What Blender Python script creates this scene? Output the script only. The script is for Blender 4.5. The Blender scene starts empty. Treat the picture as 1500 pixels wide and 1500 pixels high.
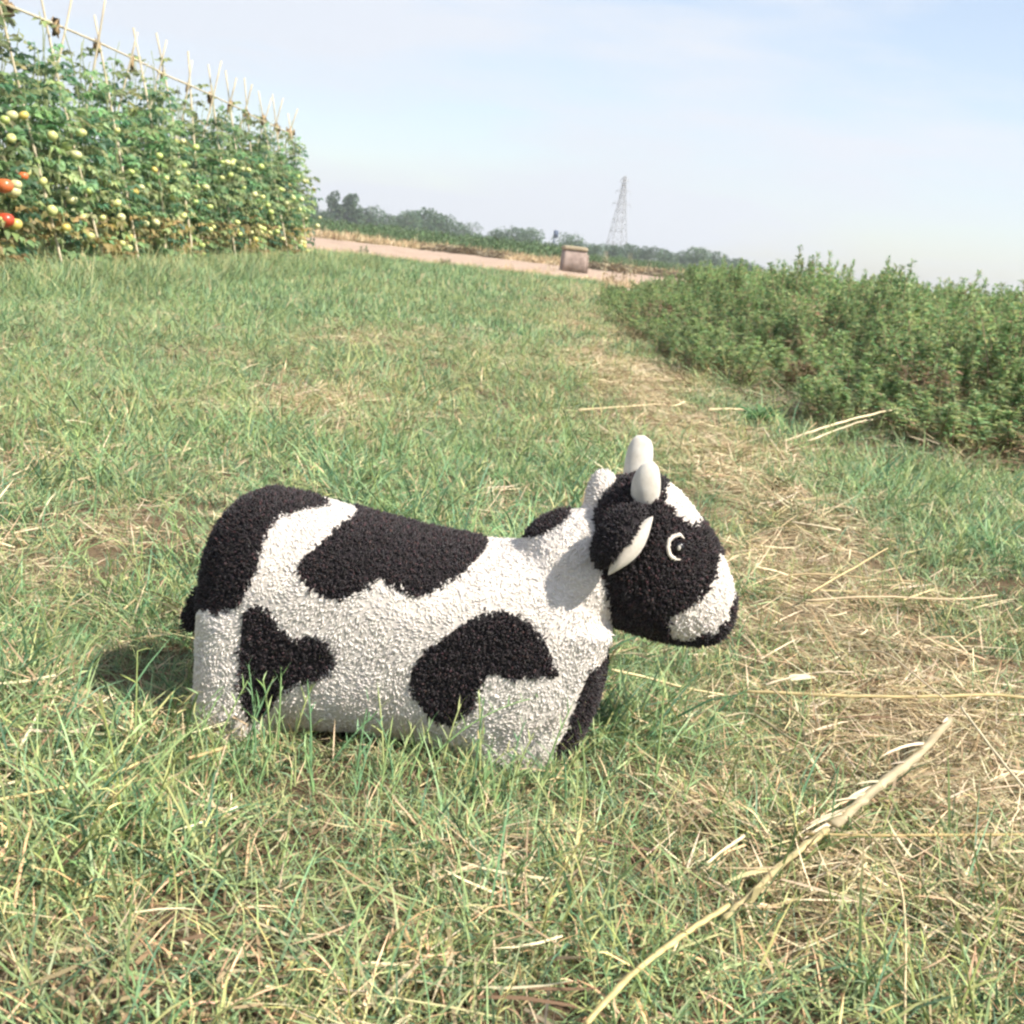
import bpy, math, random
import numpy as np
from math import radians, sin, cos, pi
from mathutils import Vector, Matrix
from mathutils.bvhtree import BVHTree

rng = np.random.default_rng(7)
random.seed(7)
scene = bpy.context.scene
COL = scene.collection

# ------------------------------------------------------------------ camera
CAM_H, PITCH, ROLL, FPX = 0.70, radians(11.8), radians(6.45), 1875.0
cam_data = bpy.data.cameras.new("camera")
cam = bpy.data.objects.new("camera", cam_data)
COL.objects.link(cam)
cam_data.sensor_width = 36.0
cam_data.lens = 36.0 * FPX / 1500.0
cam_data.clip_start, cam_data.clip_end = 0.05, 3000.0
cam_data.dof.use_dof = True
cam_data.dof.focus_distance = 2.1
cam_data.dof.aperture_fstop = 15.0
cam.matrix_world = (Matrix.Translation((0, 0, CAM_H)) @ Matrix.Rotation(pi / 2 - PITCH, 4, 'X')
                    @ Matrix.Rotation(ROLL, 4, 'Z'))
scene.camera = cam

# ------------------------------------------------------------------ light
SUN_AZ, SUN_EL = radians(60), radians(48.5)          # azimuth to the right of straight behind the camera
sdir = Vector((cos(SUN_EL) * sin(SUN_AZ), -cos(SUN_EL) * cos(SUN_AZ), sin(SUN_EL)))
sun_data = bpy.data.lights.new("sun", 'SUN')
sun_data.energy, sun_data.angle, sun_data.color = 5.0, radians(0.53), (1.0, 0.93, 0.84)
sun = bpy.data.objects.new("sun", sun_data)
sun.rotation_euler = sdir.to_track_quat('Z', 'Y').to_euler()
sun.location = sdir * 30
COL.objects.link(sun)

world = bpy.data.worlds.new("World")
scene.world = world
world.use_nodes = True
wn, wl = world.node_tree.nodes, world.node_tree.links
wn.clear()
w_out = wn.new("ShaderNodeOutputWorld")
w_bg = wn.new("ShaderNodeBackground")
w_bg.inputs["Strength"].default_value = 0.105
w_sky = wn.new("ShaderNodeTexSky")
w_sky.sky_type = 'NISHITA'
w_sky.sun_disc = False
w_sky.sun_elevation = SUN_EL
w_sky.sun_rotation = math.atan2(sdir.x, sdir.y)
w_sky.air_density, w_sky.dust_density, w_sky.ozone_density = 1.0, 0.7, 2.0
w_co = wn.new("ShaderNodeTexCoord")
w_map = wn.new("ShaderNodeMapping")
w_map.inputs["Scale"].default_value = (1.6, 1.6, 9.0)
w_map.inputs["Rotation"].default_value = (0.05, 0.06, 0.4)
w_noise = wn.new("ShaderNodeTexNoise")
w_noise.inputs["Scale"].default_value = 1.7
w_noise.inputs["Detail"].default_value = 6.0
w_noise.inputs["Roughness"].default_value = 0.55
w_ramp = wn.new("ShaderNodeValToRGB")
w_ramp.color_ramp.elements[0].position = 0.40
w_ramp.color_ramp.elements[0].color = (0.25, 0.25, 0.25, 1)
w_ramp.color_ramp.elements[1].position = 0.60
w_ramp.color_ramp.elements[1].color = (0.92, 0.92, 0.92, 1)
w_mix = wn.new("ShaderNodeMixRGB")
w_mix.inputs["Color2"].default_value = (4.5, 4.72, 5.1, 1)
wl.new(w_co.outputs["Generated"], w_map.inputs["Vector"])
wl.new(w_map.outputs["Vector"], w_noise.inputs["Vector"])
wl.new(w_noise.outputs["Fac"], w_ramp.inputs["Fac"])
wl.new(w_ramp.outputs["Color"], w_mix.inputs["Fac"])
wl.new(w_sky.outputs["Color"], w_mix.inputs["Color1"])
wl.new(w_mix.outputs["Color"], w_bg.inputs["Color"])
wl.new(w_bg.outputs["Background"], w_out.inputs["Surface"])

vs = scene.view_settings
vs.view_transform, vs.look, vs.gamma, vs.exposure = 'Standard', 'None', 1.0, 0.88
vs.use_curve_mapping = False
scene.cycles.filter_width = 2.4
scene.cycles.use_adaptive_sampling = True
scene.cycles.adaptive_threshold = 0.03
scene.cycles.max_bounces = 6
scene.cycles.diffuse_bounces = 3
scene.cycles.transmission_bounces = 4
scene.cycles.transparent_max_bounces = 6
scene.cycles.sample_clamp_indirect = 6.0

# ------------------------------------------------------------------ helpers
CAMP = Vector((0, 0, CAM_H))
def ray(x, y):
    """direction from the viewpoint through a point measured on the photograph"""
    a, b = (x - 750) / FPX, -(y - 750) / FPX
    c, s = cos(ROLL), sin(ROLL)
    a, b = a * c - b * s, a * s + b * c
    return Vector((a, cos(PITCH) + b * sin(PITCH), -sin(PITCH) + b * cos(PITCH)))
def G(x, y, z=0.0):
    d = ray(x, y)
    return CAMP + d * ((z - CAM_H) / d.z)
def P(x, y, Y):
    d = ray(x, y)
    return CAMP + d * (Y / d.y)

def tag(o, label=None, cat=None, group=None, kind=None):
    if label: o["label"] = label
    if cat: o["category"] = cat
    if group: o["group"] = group
    if kind: o["kind"] = kind
    return o
def link(name, me, parent=None, loc=None):
    o = bpy.data.objects.new(name, me)
    COL.objects.link(o)
    if parent: o.parent = parent
    if loc is not None: o.location = loc
    return o
def empty(name, loc=(0, 0, 0), rz=0.0):
    o = bpy.data.objects.new(name, None)
    o.empty_display_size = 0.05
    o.location = loc
    o.rotation_euler = (0, 0, rz)
    COL.objects.link(o)
    return o
def mesh_np(name, V, F, mat=None, col=None, smooth=False, matidx=None):
    """V (n,3), F (m,k) with one k for all faces, col (n,3)"""
    V = np.asarray(V, np.float32); F = np.asarray(F, np.int32)
    me = bpy.data.meshes.new(name)
    k = F.shape[1]
    me.vertices.add(len(V)); me.vertices.foreach_set("co", V.ravel())
    me.loops.add(F.size); me.loops.foreach_set("vertex_index", F.ravel())
    me.polygons.add(len(F))
    me.polygons.foreach_set("loop_start", np.arange(0, F.size, k, dtype=np.int32))
    me.polygons.foreach_set("loop_total", np.full(len(F), k, np.int32))
    if smooth: me.polygons.foreach_set("use_smooth", np.ones(len(F), bool))
    if matidx is not None: me.polygons.foreach_set("material_index", np.asarray(matidx, np.int32))
    me.update(calc_edges=True)
    if col is not None:
        a = me.attributes.new("col", 'FLOAT_COLOR', 'POINT')
        a.data.foreach_set("color", np.c_[np.asarray(col, np.float32), np.ones(len(V), np.float32)].ravel())
    for m in (mat if isinstance(mat, (list, tuple)) else [mat]):
        if m: me.materials.append(m)
    return me
class MB:
    """collects triangles with a colour each"""
    def __init__(s): s.V, s.F, s.C, s.n = [], [], [], 0
    def add(s, V, F, C):
        V = np.asarray(V, float).reshape(-1, 3); F = np.asarray(F, int)
        C = np.asarray(C, float)
        if C.ndim == 1: C = np.tile(C, (len(V), 1))
        s.V.append(V); s.F.append(F + s.n); s.C.append(C); s.n += len(V)
    def mesh(s, name, mat, smooth=False):
        return mesh_np(name, np.concatenate(s.V), np.concatenate(s.F), mat, np.concatenate(s.C), smooth)
def nrm(a): return a / np.maximum(np.linalg.norm(a, axis=-1, keepdims=True), 1e-9)
def jitter_col(base, n, v=0.25, h=0.10):
    base = np.asarray(base, float)
    c = np.tile(base, (n, 1)) if base.ndim == 1 else base.copy()
    c = c * (1 + rng.uniform(-v, v, (n, 1))) * (1 + rng.uniform(-h, h, (n, 3)))
    return np.clip(c, 0.004, 0.95)
def blades(root, az, lean, curv, L, W, col, levels=3, tipcol=None):
    """curved tapering grass blades; root (n,3), the rest (n,)"""
    n = len(root)
    hd = np.c_[np.cos(az), np.sin(az), np.zeros(n)]
    sd = np.c_[-np.sin(az), np.cos(az), np.zeros(n)]
    tw = rng.uniform(-0.9, 0.9, n)
    p = root.copy(); V = []; C = []
    tc = col if tipcol is None else tipcol
    for k in range(levels + 1):
        t = k / levels
        ang = lean + curv * t
        if k:
            p = p + (hd * np.sin(ang)[:, None] + np.array([0, 0, 1.0]) * np.cos(ang)[:, None]) * (L / levels)[:, None]
        nd = hd * np.cos(ang)[:, None] - np.array([0, 0, 1.0]) * np.sin(ang)[:, None]
        s = nrm(sd * np.cos(tw)[:, None] + nd * np.sin(tw)[:, None])
        cc = col * (1 - t) + tc * t
        if k < levels:
            w = (W * (1 - 0.75 * t ** 1.6) * (0.7 if k == 0 else 1))[:, None] / 2
            V += [p - s * w, p + s * w]; C += [cc, cc]
        else:
            V.append(p); C.append(cc)
    m = 2 * levels + 1
    V = np.stack(V, 1).reshape(-1, 3); C = np.stack(C, 1).reshape(-1, 3)
    tri = []
    for k in range(levels - 1):
        a = 2 * k
        tri += [(a, a + 1, a + 3), (a, a + 3, a + 2)]
    a = 2 * (levels - 1)
    tri.append((a, a + 1, a + 2))
    F = (np.arange(n)[:, None, None] * m + np.array(tri)[None]).reshape(-1, 3)
    return V, F, C
def leaves(base, d, up, L, W, col, fold=0.25, droop=0.2):
    """pointed folded leaves, 4 triangles each"""
    n = len(base)
    d = nrm(d); s = nrm(np.cross(d, up)); u = np.cross(s, d)
    L = L[:, None]; W = W[:, None]
    mid = base + d * L * 0.45 - u * W * fold * 0.5
    tip = base + d * L - u * L * droop
    lf = base + d * L * 0.42 + s * W * .5 + u * W * fold * 0.5
    rt = base + d * L * 0.42 - s * W * .5 + u * W * fold * 0.5
    V = np.stack([base, lf, mid, rt, tip], 1).reshape(-1, 3)
    F = (np.arange(n)[:, None, None] * 5 + np.array([(0, 2, 1), (0, 3, 2), (1, 2, 4), (2, 3, 4)])[None]).reshape(-1, 3)
    return V, F, np.repeat(col, 5, axis=0)
def tube(pts, rad, seg=6, cap=True):
    pts = np.asarray(pts, float); n = len(pts)
    rad = np.broadcast_to(np.asarray(rad, float), (n,))
    t = np.gradient(pts, axis=0); t = nrm(t)
    ref = np.array([0, 0, 1.0]) if abs(t[0][2]) < 0.9 else np.array([1.0, 0, 0])
    V = []
    s = nrm(np.cross(t[0], ref))
    for i in range(n):
        s = nrm(s - t[i] * np.dot(s, t[i])); u = np.cross(t[i], s)
        a = np.arange(seg) * 2 * pi / seg
        V.append(pts[i] + rad[i] * (np.cos(a)[:, None] * s + np.sin(a)[:, None] * u))
    V = np.concatenate(V); F = []
    for i in range(n - 1):
        for j in range(seg):
            a, b = i * seg + j, i * seg + (j + 1) % seg
            F += [(a, b, b + seg), (a, b + seg, a + seg)]
    if cap:
        V = np.r_[V, pts[:1], pts[-1:]]
        c0, c1 = n * seg, n * seg + 1
        for j in range(seg):
            F += [(c0, (j + 1) % seg, j), (c1, (n - 1) * seg + j, (n - 1) * seg + (j + 1) % seg)]
    return V, np.array(F)
def box(c, sx, sy, sz):
    x, y, z = c
    V = np.array([[x + i * sx / 2, y + j * sy / 2, z + k * sz / 2] for i in (-1, 1) for j in (-1, 1) for k in (-1, 1)])
    F = np.array([(0, 1, 3), (0, 3, 2), (4, 6, 7), (4, 7, 5), (0, 4, 5), (0, 5, 1), (2, 3, 7), (2, 7, 6), (0, 2, 6), (0, 6, 4), (1, 5, 7), (1, 7, 3)])
    return V, F
def ellipsoid(c, r, nu=16, nv=10, R=None):
    V = []; F = []
    for i in range(nv + 1):
        th = pi * i / nv
        for j in range(nu):
            ph = 2 * pi * j / nu
            V.append((sin(th) * cos(ph) * r[0], sin(th) * sin(ph) * r[1], cos(th) * r[2]))
    for i in range(nv):
        for j in range(nu):
            a, b = i * nu + j, i * nu + (j + 1) % nu
            if i > 0: F.append((a, b, b + nu))
            if i < nv - 1: F.append((a, b + nu, a + nu))
    V = np.array(V)
    if R is not None: V = V @ np.array(R.to_3x3()).T
    F = np.array(F)[:, ::-1]
    return V + np.array(c), F

def vnoise(x, y, s, seed=0):
    """smooth value noise, vectorised"""
    x = np.asarray(x, float) * s + seed * 17.3; y = np.asarray(y, float) * s + seed * 31.7
    xi, yi = np.floor(x), np.floor(y); xf, yf = x - xi, y - yi
    def h(a, b):
        v = np.sin(a * 127.1 + b * 311.7 + seed) * 43758.5453
        return v - np.floor(v)
    u, v = xf * xf * (3 - 2 * xf), yf * yf * (3 - 2 * yf)
    return (h(xi, yi) * (1 - u) + h(xi + 1, yi) * u) * (1 - v) + (h(xi, yi + 1) * (1 - u) + h(xi + 1, yi + 1) * u) * v

# ------------------------------------------------------------------ materials
def new_mat(name):
    m = bpy.data.materials.new(name); m.use_nodes = True
    nt = m.node_tree; nt.nodes.clear()
    return m, nt.nodes, nt.links
def leaf_mat(name, rough=0.55, trans=0.3, spec=0.3, var=0.3, tint=False):
    m, n, l = new_mat(name)
    out = n.new("ShaderNodeOutputMaterial"); at = n.new("ShaderNodeAttribute"); at.attribute_name = "col"
    oi = n.new("ShaderNodeObjectInfo")
    mr = n.new("ShaderNodeMapRange"); mr.inputs["To Min"].default_value = 1 - var; mr.inputs["To Max"].default_value = 1 + var
    l.new(oi.outputs["Random"], mr.inputs["Value"])
    hs = n.new("ShaderNodeHueSaturation")
    l.new(at.outputs["Color"], hs.inputs["Color"]); l.new(mr.outputs["Result"], hs.inputs["Value"])
    src = hs.outputs["Color"]
    if tint:
        ti = n.new("ShaderNodeAttribute"); ti.attribute_type = 'INSTANCER'; ti.attribute_name = "tint"
        mx = n.new("ShaderNodeMixRGB"); mx.blend_type = 'MIX'
        mul = n.new("ShaderNodeMixRGB"); mul.blend_type = 'MULTIPLY'; mul.inputs["Fac"].default_value = 1.0
        mul.inputs["Color2"].default_value = (1.75, 1.22, 1.15, 1)
        l.new(src, mul.inputs["Color1"])
        l.new(ti.outputs["Fac"], mx.inputs["Fac"]); l.new(src, mx.inputs["Color1"]); l.new(mul.outputs["Color"], mx.inputs["Color2"])
        src = mx.outputs["Color"]
    p = n.new("ShaderNodeBsdfPrincipled"); p.inputs["Roughness"].default_value = rough
    p.inputs["Specular IOR Level"].default_value = spec
    t = n.new("ShaderNodeBsdfTranslucent"); ms = n.new("ShaderNodeMixShader"); ms.inputs["Fac"].default_value = trans
    l.new(src, p.inputs["Base Color"]); l.new(src, t.inputs["Color"])
    l.new(p.outputs[0], ms.inputs[1]); l.new(t.outputs[0], ms.inputs[2]); l.new(ms.outputs[0], out.inputs["Surface"])
    return m
def noise_mat(name, c1, c2, scale=20.0, rough=0.8, bump=0.3, detail=6.0, spec=0.25, sheen=0.0, dist=0.01, stretch=(1, 1, 1)):
    m, n, l = new_mat(name)
    out = n.new("ShaderNodeOutputMaterial"); p = n.new("ShaderNodeBsdfPrincipled")
    co = n.new("ShaderNodeTexCoord"); mp = n.new("ShaderNodeMapping"); mp.inputs["Scale"].default_value = stretch
    no = n.new("ShaderNodeTexNoise")
    no.inputs["Scale"].default_value = scale; no.inputs["Detail"].default_value = detail; no.inputs["Roughness"].default_value = 0.65
    rp = n.new("ShaderNodeValToRGB")
    rp.color_ramp.elements[0].position, rp.color_ramp.elements[0].color = 0.3, (*c1, 1)
    rp.color_ramp.elements[1].position, rp.color_ramp.elements[1].color = 0.7, (*c2, 1)
    bp = n.new("ShaderNodeBump"); bp.inputs["Strength"].default_value = bump; bp.inputs["Distance"].default_value = dist
    l.new(co.outputs["Object"], mp.inputs["Vector"]); l.new(mp.outputs["Vector"], no.inputs["Vector"])
    l.new(no.outputs["Fac"], rp.inputs["Fac"]); l.new(rp.outputs["Color"], p.inputs["Base Color"])
    l.new(no.outputs["Fac"], bp.inputs["Height"]); l.new(bp.outputs["Normal"], p.inputs["Normal"])
    p.inputs["Roughness"].default_value = rough; p.inputs["Specular IOR Level"].default_value = spec
    if sheen: p.inputs["Sheen Weight"].default_value = sheen
    l.new(p.outputs[0], out.inputs["Surface"])
    return m
def yarn_mat(name, rough=0.95, sheen=0.15):
    m, n, l = new_mat(name)
    out = n.new("ShaderNodeOutputMaterial"); p = n.new("ShaderNodeBsdfPrincipled")
    at = n.new("ShaderNodeAttribute"); at.attribute_name = "col"
    p.inputs["Roughness"].default_value = rough; p.inputs["Specular IOR Level"].default_value = 0.12
    p.inputs["Sheen Weight"].default_value = sheen
    l.new(at.outputs["Color"], p.inputs["Base Color"]); l.new(p.outputs[0], out.inputs["Surface"])
    return m

M_GRASS = leaf_mat("grass", 0.5, 0.20, 0.35, 0.22, tint=True)
M_STRAW = leaf_mat("straw", 0.7, 0.12, 0.15, 0.25)
M_CROP = leaf_mat("crop_leaves", 0.5, 0.45, 0.3, 0.25)
M_TOMLEAF = leaf_mat("tomato_leaves", 0.5, 0.45, 0.3, 0.2)
M_TREE = leaf_mat("tree_leaves", 0.6, 0.25, 0.2, 0.15)
M_STEM = leaf_mat("stems", 0.6, 0.0, 0.3, 0.1)
M_BAMBOO = noise_mat("bamboo", (0.46, 0.38, 0.24), (0.66, 0.58, 0.42), 9.0, 0.55, 0.2, stretch=(1, 1, 0.2))
M_TWINE = noise_mat("twine", (0.30, 0.20, 0.10), (0.45, 0.33, 0.18), 60, 0.9)
M_YARN = yarn_mat("yarn")
M_WHITE_CLOTH = noise_mat("white_backing", (0.48, 0.44, 0.39), (0.58, 0.53, 0.48), 160, 0.95, 0.6, dist=0.002)
M_BLACK_CLOTH = noise_mat("black_backing", (0.010, 0.008, 0.009), (0.022, 0.018, 0.020), 160, 0.95, 0.6, dist=0.002)
M_FELT = noise_mat("cream_felt", (0.56, 0.50, 0.42), (0.68, 0.62, 0.53), 240, 0.9, 0.35, dist=0.001, sheen=0.3)
M_HORN = noise_mat("horn_felt", (0.44, 0.405, 0.34), (0.58, 0.55, 0.485), 70, 0.9, 0.4, dist=0.001, sheen=0.3)
M_BUTTON = noise_mat("eye_button", (0.008, 0.008, 0.010), (0.016, 0.016, 0.018), 30, 0.22, 0.0, spec=0.5)
M_STEEL = noise_mat("galvanised_steel", (0.30, 0.31, 0.32), (0.42, 0.43, 0.44), 3.0, 0.5, 0.0)
M_STONE = noise_mat("rendered_stone", (0.20, 0.15, 0.125), (0.36, 0.29, 0.25), 5.0, 0.9, 0.8, dist=0.03)
M_STONE_TOP = noise_mat("mossy_coping", (0.24, 0.20, 0.13), (0.38, 0.32, 0.22), 7.0, 0.9, 0.8, dist=0.03)
M_BARK = noise_mat("bark", (0.10, 0.075, 0.055), (0.19, 0.15, 0.115), 6.0, 0.9, 0.5)
M_SIGN = noise_mat("faded_blue_metal", (0.05, 0.07, 0.12), (0.09, 0.12, 0.18), 4.0, 0.6, 0.1)

# ------------------------------------------------------------------ where the ground is dry
STRAW_LINE = [(1420, 1150, .24), (1290, 1010, .26), (1180, 840, .26), (1100, 740, .26), (1010, 650, .30), (930, 560, .38), (870, 500, .5), (850, 450, .7), (870, 425, 1.1)]
_sl = np.array([(*G(x, y)[:2], w) for x, y, w in STRAW_LINE])
def straw_amount(x, y):
    """0 green turf .. 1 dry straw"""
    x = np.asarray(x, float); y = np.asarray(y, float)
    a = np.zeros_like(x)
    for (ax, ay, aw), (bx, by, bw) in zip(_sl[:-1], _sl[1:]):
        dx, dy = bx - ax, by - ay
        t = np.clip(((x - ax) * dx + (y - ay) * dy) / (dx * dx + dy * dy), 0, 1)
        d = np.hypot(x - ax - t * dx, y - ay - t * dy); w = aw + (bw - aw) * t
        a = np.maximum(a, np.exp(-(d / w) ** 2))
    spots = [(450, 595, .35, .75), (500, 500, .5, .5), (20, 830, .16, .7), (560, 620, .3, .45), (180, 790, .14, .45), (300, 1010, .1, .1), (640, 500, .9, .35), (780, 1290, .09, .4), (930, 1260, .10, .3), (1280, 1360, .18, .42), (1420, 1280, .2, .42), (220, 1370, .14, .2), (1050, 1150, .12, .25)]
    for px, py, r, s in spots:
        c = G(px, py); a = np.maximum(a, s * np.exp(-(((x - c.x) / r) ** 2 + ((y - c.y) / (r * 1.4)) ** 2)))
    n = vnoise(x, y, 3.1, 1) * .5 + vnoise(x, y, 9.7, 2) * .35 + vnoise(x, y, 23., 3) * .15
    return np.clip(a * (0.15 + 1.45 * n) + (n - 0.60) * 0.9 * (n > 0.60), 0, 1)
CROP_EDGE_Y = np.array([3.8, 4.4, 4.6, 5.0, 5.5, 6.5, 8.0, 11.0, 17.0, 19.5])
CROP_EDGE_X = np.array([4.4, 3.3, 2.6, 2.05, 1.80, 1.52, 1.30, 1.12, 0.95, 1.05])
def ground_z(x, y):
    n = vnoise(x, y, 1.3, 4) * 0.03 + vnoise(x, y, 5.1, 5) * 0.014
    return (n - 0.022) * np.clip(1.2 - np.asarray(y, float) / 40, 0, 1)

# ------------------------------------------------------------------ ground and field
def ground_material():
    m, n, l = new_mat("dry_soil_and_thatch")
    out = n.new("ShaderNodeOutputMaterial"); p = n.new("ShaderNodeBsdfPrincipled")
    at = n.new("ShaderNodeAttribute"); at.attribute_name = "col"
    co = n.new("ShaderNodeTexCoord")
    n1 = n.new("ShaderNodeTexNoise"); n1.inputs["Scale"].default_value = 45; n1.inputs["Detail"].default_value = 8; n1.inputs["Roughness"].default_value = .7
    rp = n.new("ShaderNodeValToRGB")
    rp.color_ramp.elements[0].position, rp.color_ramp.elements[0].color = 0.32, (0.45, 0.42, 0.40, 1)
    rp.color_ramp.elements[1].position, rp.color_ramp.elements[1].color = 0.70, (1.35, 1.32, 1.25, 1)
    mx = n.new("ShaderNodeMixRGB"); mx.blend_type = 'MULTIPLY'; mx.inputs["Fac"].default_value = 1
    bp = n.new("ShaderNodeBump"); bp.inputs["Strength"].default_value = .8; bp.inputs["Distance"].default_value = .01
    l.new(co.outputs["Object"], n1.inputs["Vector"]); l.new(n1.outputs["Fac"], rp.inputs["Fac"])
    l.new(at.outputs["Color"], mx.inputs["Color1"]); l.new(rp.outputs["Color"], mx.inputs["Color2"])
    l.new(mx.outputs["Color"], p.inputs["Base Color"]); l.new(n1.outputs["Fac"], bp.inputs["Height"])
    l.new(bp.outputs["Normal"], p.inputs["Normal"]); p.inputs["Roughness"].default_value = .95
    p.inputs["Specular IOR Level"].default_value = .1
    l.new(p.outputs[0], out.inputs["Surface"])
    return m
M_GROUND = ground_material()
def axis_grid(vals): return np.unique(np.concatenate(vals))
gx = axis_grid([np.arange(-6, 6.01, .08), np.linspace(-380, -6, 30), np.linspace(6, 380, 30)])
gy = axis_grid([np.arange(-2, 8, .08), np.arange(8, 30, .4), np.linspace(30, 520, 40), np.linspace(-60, -2, 8)])
X, Y = np.meshgrid(gx, gy)
Z = ground_z(X, Y) * (Y < 29)
st = straw_amount(X, Y)[..., None]
gc = np.array([0.12, 0.085, 0.055]) * (1 - st) + np.array([0.28, 0.225, 0.14]) * st
gc = np.where((Y > 29)[..., None], np.array([0.30, 0.26, 0.15]), gc)
nx, ny = len(gx), len(gy)
ii = np.arange(ny - 1)[:, None] * nx + np.arange(nx - 1)[None]
F = np.stack([ii, ii + 1, ii + nx + 1, ii + nx], -1).reshape(-1, 4)
tag(link("ground", mesh_np("ground", np.stack([X, Y, Z], -1).reshape(-1, 3), F, M_GROUND, gc.reshape(-1, 3), True)), kind="structure")

M_FIELD = noise_mat("bare_tilled_soil", (0.29, 0.21, 0.155), (0.45, 0.34, 0.255), 1.6, 0.95, 1.0, 8, dist=0.06, stretch=(0.5, 1.6, 1))
fx = np.linspace(-60, 60, 241); fy = np.linspace(27.3, 53.0, 90)
X, Y = np.meshgrid(fx, fy)
Z = 0.03 + 0.05 * (vnoise(X, Y, 1.4, 8) - .5) + 0.05 * (vnoise(X, Y, 4.2, 9) - .5)
Yv = Y + (Y < 27.4) * (vnoise(X, Y, 0.5, 10) - .5) * 1.0
Z = np.where((Y < 27.5) | (Y > 52.6), -0.06, Z)
nx, ny = len(fx), len(fy)
ii = np.arange(ny - 1)[:, None] * nx + np.arange(nx - 1)[None]
F = np.stack([ii, ii + 1, ii + nx + 1, ii + nx], -1).reshape(-1, 4)
tag(link("tilled_field", mesh_np("tilled_field", np.stack([X, Yv, Z], -1).reshape(-1, 3), F, M_FIELD, None, True)), kind="structure")

# ------------------------------------------------------------------ scattering (instanced clumps)
def scatter(name, pts, rotz, scl, idx, tint, protos, tilt=0.15):
    """points that carry grass clumps; the clump meshes live in an unlinked collection"""
    pc = bpy.data.collections.new(name + "_clumps")
    for i, me in enumerate(protos):
        pc.objects.link(bpy.data.objects.new(f"{name}_clump_{i:02d}", me))
    n = len(pts)
    me = bpy.data.meshes.new(name)
    me.vertices.add(n); me.vertices.foreach_set("co", np.asarray(pts, np.float32).ravel())
    rot = np.c_[rng.normal(0, tilt, n), rng.normal(0, tilt, n), rotz].astype(np.float32)
    for nm, ty, arr, key in (("rot", 'FLOAT_VECTOR', rot, "vector"), ("scl", 'FLOAT', scl, "value"), ("idx", 'INT', idx, "value"), ("tint", 'FLOAT', tint, "value")):
        a = me.attributes.new(nm, ty, 'POINT')
        a.data.foreach_set(key, np.asarray(arr, np.int32 if ty == 'INT' else np.float32).ravel())
    o = link(name, me)
    ng = bpy.data.node_groups.new(name, 'GeometryNodeTree')
    ng.interface.new_socket("Geometry", in_out='INPUT', socket_type='NodeSocketGeometry')
    ng.interface.new_socket("Geometry", in_out='OUTPUT', socket_type='NodeSocketGeometry')
    N, L = ng.nodes, ng.links
    gi, go = N.new('NodeGroupInput'), N.new('NodeGroupOutput')
    ci = N.new('GeometryNodeCollectionInfo'); ci.inputs["Collection"].default_value = pc
    ci.inputs["Separate Children"].default_value = True; ci.inputs["Reset Children"].default_value = True
    ip = N.new('GeometryNodeInstanceOnPoints'); ip.inputs["Pick Instance"].default_value = True
    def na(nm, ty):
        a = N.new('GeometryNodeInputNamedAttribute'); a.data_type = ty; a.inputs["Name"].default_value = nm
        return a.outputs["Attribute"]
    e2r = N.new('FunctionNodeEulerToRotation')
    L.new(na("rot", 'FLOAT_VECTOR'), e2r.inputs[0])
    L.new(gi.outputs[0], ip.inputs["Points"]); L.new(ci.outputs[0], ip.inputs["Instance"])
    L.new(na("idx", 'INT'), ip.inputs["Instance Index"]); L.new(e2r.outputs[0], ip.inputs["Rotation"])
    L.new(na("scl", 'FLOAT'), ip.inputs["Scale"]); L.new(ip.outputs[0], go.inputs[0])
    o.modifiers.new("scatter", 'NODES').node_group = ng
    return o

GREENS = np.array([(0.175, 0.295, 0.130), (0.225, 0.33, 0.140), (0.115, 0.225, 0.115), (0.30, 0.36, 0.165), (0.075, 0.175, 0.10), (0.205, 0.315, 0.165)])
TANS = np.array([(0.46, 0.38, 0.23), (0.54, 0.46, 0.29), (0.36, 0.285, 0.165), (0.28, 0.20, 0.115), (0.60, 0.52, 0.35)])
def turf_clump(nb, R, lmin, lmax, wmin, wmax, lean=(0.2, 1.2), curv=(0.1, 1.1), dry=0.12, seedy=0):
    mb = MB()
    r = R * np.sqrt(rng.uniform(0, 1, nb)); a = rng.uniform(0, 2 * pi, nb)
    root = np.c_[r * np.cos(a), r * np.sin(a), np.full(nb, -0.006)]
    L = rng.uniform(lmin, lmax, nb) * rng.uniform(.7, 1.15, nb)
    col = GREENS[rng.integers(0, len(GREENS), nb)]
    isd = rng.uniform(0, 1, nb) < dry
    col[isd] = TANS[rng.integers(0, len(TANS), isd.sum())]
    col = jitter_col(col, nb, .22, .08)
    tip = np.clip(col * np.array([1.35, 1.22, 1.15]), 0, .9)  # tips lightened: sunlit blade highlights put into the colour
    mb.add(*blades(root, rng.uniform(0, 2 * pi, nb), rng.uniform(*lean, nb), rng.uniform(*curv, nb), L, rng.uniform(wmin, wmax, nb), col, 3, tip))
    return mb
def thatch_clump(nb, R, lmin, lmax, w, h=0.02, dark=0.0):
    mb = MB()
    r = R * np.sqrt(rng.uniform(0, 1, nb)); a = rng.uniform(0, 2 * pi, nb)
    root = np.c_[r * np.cos(a), r * np.sin(a), rng.uniform(-0.002, h, nb)]
    col = jitter_col(TANS[rng.integers(0, len(TANS), nb)] * (1 - dark), nb, .3, .07)
    mb.add(*blades(root, rng.uniform(0, 2 * pi, nb), rng.uniform(1.2, 1.75, nb), rng.uniform(-.35, .45, nb),
                   rng.uniform(lmin, lmax, nb), rng.uniform(w * .5, w * 1.5, nb), col, 3))
    return mb
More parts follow.
